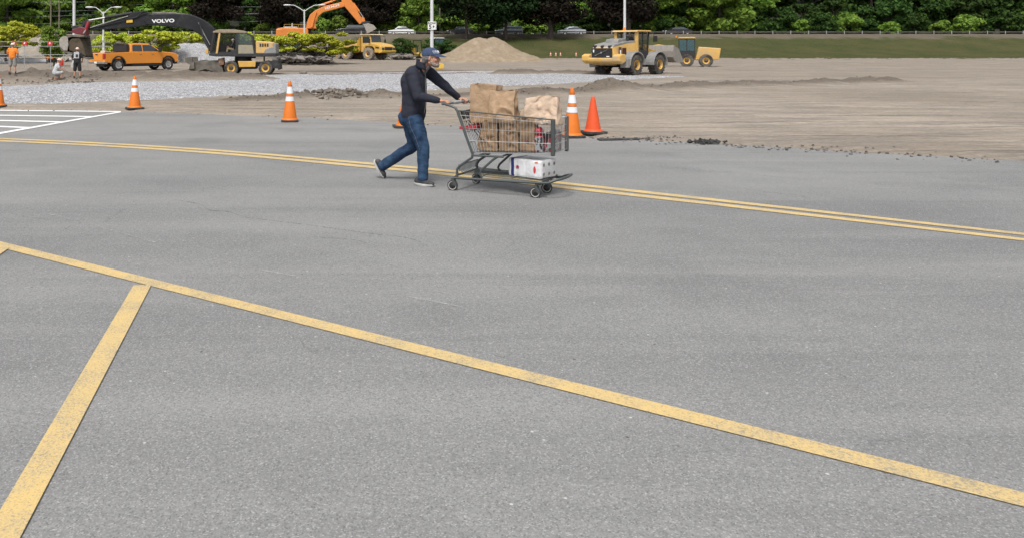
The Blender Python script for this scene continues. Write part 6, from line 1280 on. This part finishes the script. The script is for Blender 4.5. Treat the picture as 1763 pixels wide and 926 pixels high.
for a0,pat in ((-1.15,((0,.085),(.05,.066),(.12,.090),(.18,.068),(.25,.088))),(-.80,((0,.070),(.06,.090),(.12,.084),(.08,.068),(.18,.068))),(-.52,((0,.088),(.07,.068),(.14,.088))),(-.30,((0,.068),(.05,.088),(.14,.080),(.06,.070),(.2,.066))),(-1.1,((0,.060),(.5,.058),(1.05,.062)))):
    b.tube([csf(a0+da,z) for da,z in pat],.0032,5)
b.M=Matrix(); b.build('cap_emblem',mat('emblem_white',(.6,.63,.68),rough=.7),cp_,smooth=60)
b=MB(); b.M=HM; b.ell((-.012,0,.124),(.008,.008,.005)); b.M=Matrix(); b.build('cap_button',CAPM,cp_,smooth=60)
# ---------------- workers at the left
def worker(label,px,py,rz,Hh,shirt,short,hat,sleeve='short',pose='stand',shirtlogo=False,long=False,zoff=0,loc=None):
    p=G(px,py) if loc is None else V(loc); 
    if loc is None: p.z=TZ(p.x,p.y)+zoff
    k=Hh/1.75; e=empty('person',p,rz,label,'person'); e.scale=(k,k,k)
    if pose=='stand': pel,ks,an=V((0,0,.94)),[V((.02,-.13,.50)),V((.02,.13,.50))],[V((0,-.17,.09)),V((0,.17,.09))]; ch=V((.0,0,1.30)); nb_=V((.0,0,1.47)); hd_=V((.02,0,1.63)); el=[V((.02,-.30,1.16)),V((.02,.30,1.16))]; wr=[V((.20,-.22,1.02)),V((.20,.22,1.02))]
    elif pose=='kneel': pel,ks,an=V((0,0,.42)),[V((.38,-.14,.46)),V((.30,.16,.14))],[V((.30,-.14,.08)),V((-.12,.16,.08))]; ch=V((.10,0,.78)); nb_=V((.16,0,.95)); hd_=V((.22,0,1.10)); el=[V((.22,-.24,.66)),V((.22,.24,.66))]; wr=[V((.42,-.12,.66)),V((.42,.12,.66))]
    elif pose=='sit': pel,ks,an=V((0,0,.12)),[V((.42,-.12,.16)),V((.42,.12,.16))],[V((.50,-.12,-.26)),V((.50,.12,-.26))]; ch=V((-.02,0,.48)); nb_=V((0,0,.65)); hd_=V((.03,0,.80)); el=[V((.10,-.26,.36)),V((.10,.26,.36))]; wr=[V((.34,-.22,.32)),V((.34,.22,.32))]
    sh=[nb_+V((0,-.19,-.06)),nb_+V((0,.19,-.06))]; hp=[pel+V((0,-.10,-.02)),pel+V((0,.10,-.02))]
    b=MB(); b.caps(pel,ch,.15,.11,.17,.11,(0,1,0)); b.caps(ch,nb_,.15,.10,.06,.06,(0,1,0)); b.caps(nb_,hd_,.05,.055,.05,.05,(0,1,0))
    for i in(0,1): b.caps(sh[i],el[i],.05,.05,.040,.042,(0,1,0)); b.caps(el[i],wr[i],.040,.042,.026,.028,(0,1,0)); b.caps(hp[i],ks[i],.085,.09,.06,.062,(0,1,0)); b.caps(ks[i],an[i],.056,.062,.038,.042,(0,1,0)); 
    for i in (0,1):
        f_=(wr[i]-el[i]).normalized(); hand(b,wr[i],f_,f_.cross(V((0,0,1))).normalized(),V((0,0,1)),1,'open',thumb=-1 if i else 1)
    M_=head(b,hd_,0,R(8),1.0); link('body',solid(b,.010,1,'body'),SKIN,e)
    b=MB(); b.caps(pel+V((0,0,.03)),pel+(ch-pel)*.5,.20,.16,.20,.16,(0,1,0)); b.caps(pel+(ch-pel)*.5,ch,.20,.16,.21,.15,(0,1,0)); b.caps(ch,nb_+V((0,0,-.06)),.19,.13,.10,.09,(0,1,0))
    for i in (0,1): b.caps(nb_+V((0,(.12 if i else -.12),-.06)),sh[i],.08,.08,.075,.075,(1,0,0)); b.caps(sh[i],sh[i].lerp(el[i],.75 if sleeve=='short' else 1),.075,.075,.070,.068,(0,1,0)); 
    if sleeve=='long':
        for i in (0,1): b.caps(el[i],el[i].lerp(wr[i],.9),.055,.055,.04,.04,(0,1,0))
    link('shirt',solid(b,.014,2,'shirt',fold=.012,fs=(8,8,5),seed=int(px)),shirt,e)
    b=MB(); b.caps(pel+V((0,0,.06)),pel,.18,.14,.18,.14,(0,1,0))
    for i in(0,1):
        b.caps(hp[i],hp[i].lerp(ks[i],1 if long else .95),.11,.11,.10,.095,(0,1,0))
        if long: b.caps(ks[i],an[i],.085,.085,.065,.07,(0,1,0))
    link('trousers' if long else 'shorts',solid(b,.014,2,'shorts',fold=.01,seed=5),short,e)
    for i in(0,1):
        b=MB(); b.caps(an[i]+V((-.03,0,-.04)),an[i]+V((.16,0,-.05)),.045,.04,.045,.03,(0,1,0)); b.caps(an[i]+V((0,0,.06)),an[i]+V((0,0,-.03)),.05,.05,.05,.05,(0,1,0)); b.build('boot',mat('work_boot',(.07,.05,.035),rough=.9),e,smooth=60)
    b=MB(); b.M=M_; b.ell((-.005,0,.045),(.118,.098,.098)); h_=b.build('hard_hat',hat,e,smooth=70); b=MB(); b.M=M_; b.lathe([(.09,.03),(.145,.035),(.145,.042),(.09,.05)],(.01,0,0),'z',24); b.build('hat_brim',hat,h_,smooth=60)
    b=MB(); b.M=M_; b.ell((-.03,0,-.005),(.070,.080,.058)); b.build('hair',mat('dark_hair',(.05,.03,.02),rough=.9),e,smooth=60)
    if shirtlogo:
        b=MB(); c0=ch+V((-.152,0,.03)); b.add([(c0.x-.010,-.14,c0.z-.17),(c0.x-.010,.14,c0.z-.17),(c0.x+.012,.14,c0.z+.17),(c0.x+.012,-.14,c0.z+.17),(c0.x-.03,-.14,c0.z-.17),(c0.x-.03,.14,c0.z-.17),(c0.x-.008,.14,c0.z+.17),(c0.x-.008,-.14,c0.z+.17)],[(0,1,2,3),(7,6,5,4),(0,4,5,1),(1,5,6,2),(2,6,7,3),(3,7,4,0)]); o=b.build('back_print',mat('print_grey',(.42,.43,.45),rough=.8),e)
        b=MB(); b.obox((c0.x-.038,-.03,c0.z-.03),(.008,.13,.16)); b.build('print_square',BLK,o)
    return e
wl=lambda px,d:((px-CX)/F*d,d,TZ((px-CX)/F*d,d)-.03)
wh=mat('hat_white',(.70,.66,.58),rough=.4); pk=mat('hat_pink',(.70,.50,.42),rough=.4)
worker('worker seen from behind in orange shirt and grey shorts with a white hard hat',0,0,R(90),1.80,mat('shirt_orange',(.72,.20,.02),rough=.8,var=.12),mat('shorts_grey',(.24,.24,.23),rough=.9,var=.15),wh,loc=wl(21.5,46.8))
worker('crouching worker in pale grey shirt and pink hard hat between the other two',0,0,R(15),1.78,mat('shirt_pale',(.42,.44,.46),rough=.9,var=.12),mat('shorts_pale',(.36,.37,.38),rough=.9,var=.15),pk,pose='kneel',loc=wl(95,45.5))
worker('worker seen from behind in black shirt with a grey back print, black shorts',0,0,R(93),1.78,mat('shirt_black',(.018,.018,.020),rough=.9,var=.2),mat('shorts_black',(.015,.015,.016),rough=.9,var=.2),pk,shirtlogo=True,loc=wl(133,46.0))
ox,oz_=qn(399,84); worker('excavator operator in black shirt, tan trousers and white hard hat seated in the cab',0,0,PI,1.62,mat('shirt_black',(0,0,0)),mat('trousers_tan',(.22,.17,.10),rough=.9,var=.15),wh,pose='sit',long=True,sleeve='long',loc=(EX.location.x+ox+.05,EX.location.y-.76,EX.location.z+qn(399,86.5)[1]-.05))
lx=LO.matrix_world; c_,s_n=math.cos(th),math.sin(th); worker('loader driver in a dark shirt seen through the cab glass',0,0,th,1.7,mat('shirt_blue',(.03,.05,.10),rough=.9),mat('shorts_black',(0,0,0)),pk,pose='sit',long=True,sleeve='long',loc=(LO.location.x+1.72*c_,LO.location.y+1.72*s_n,LO.location.z+1.95))
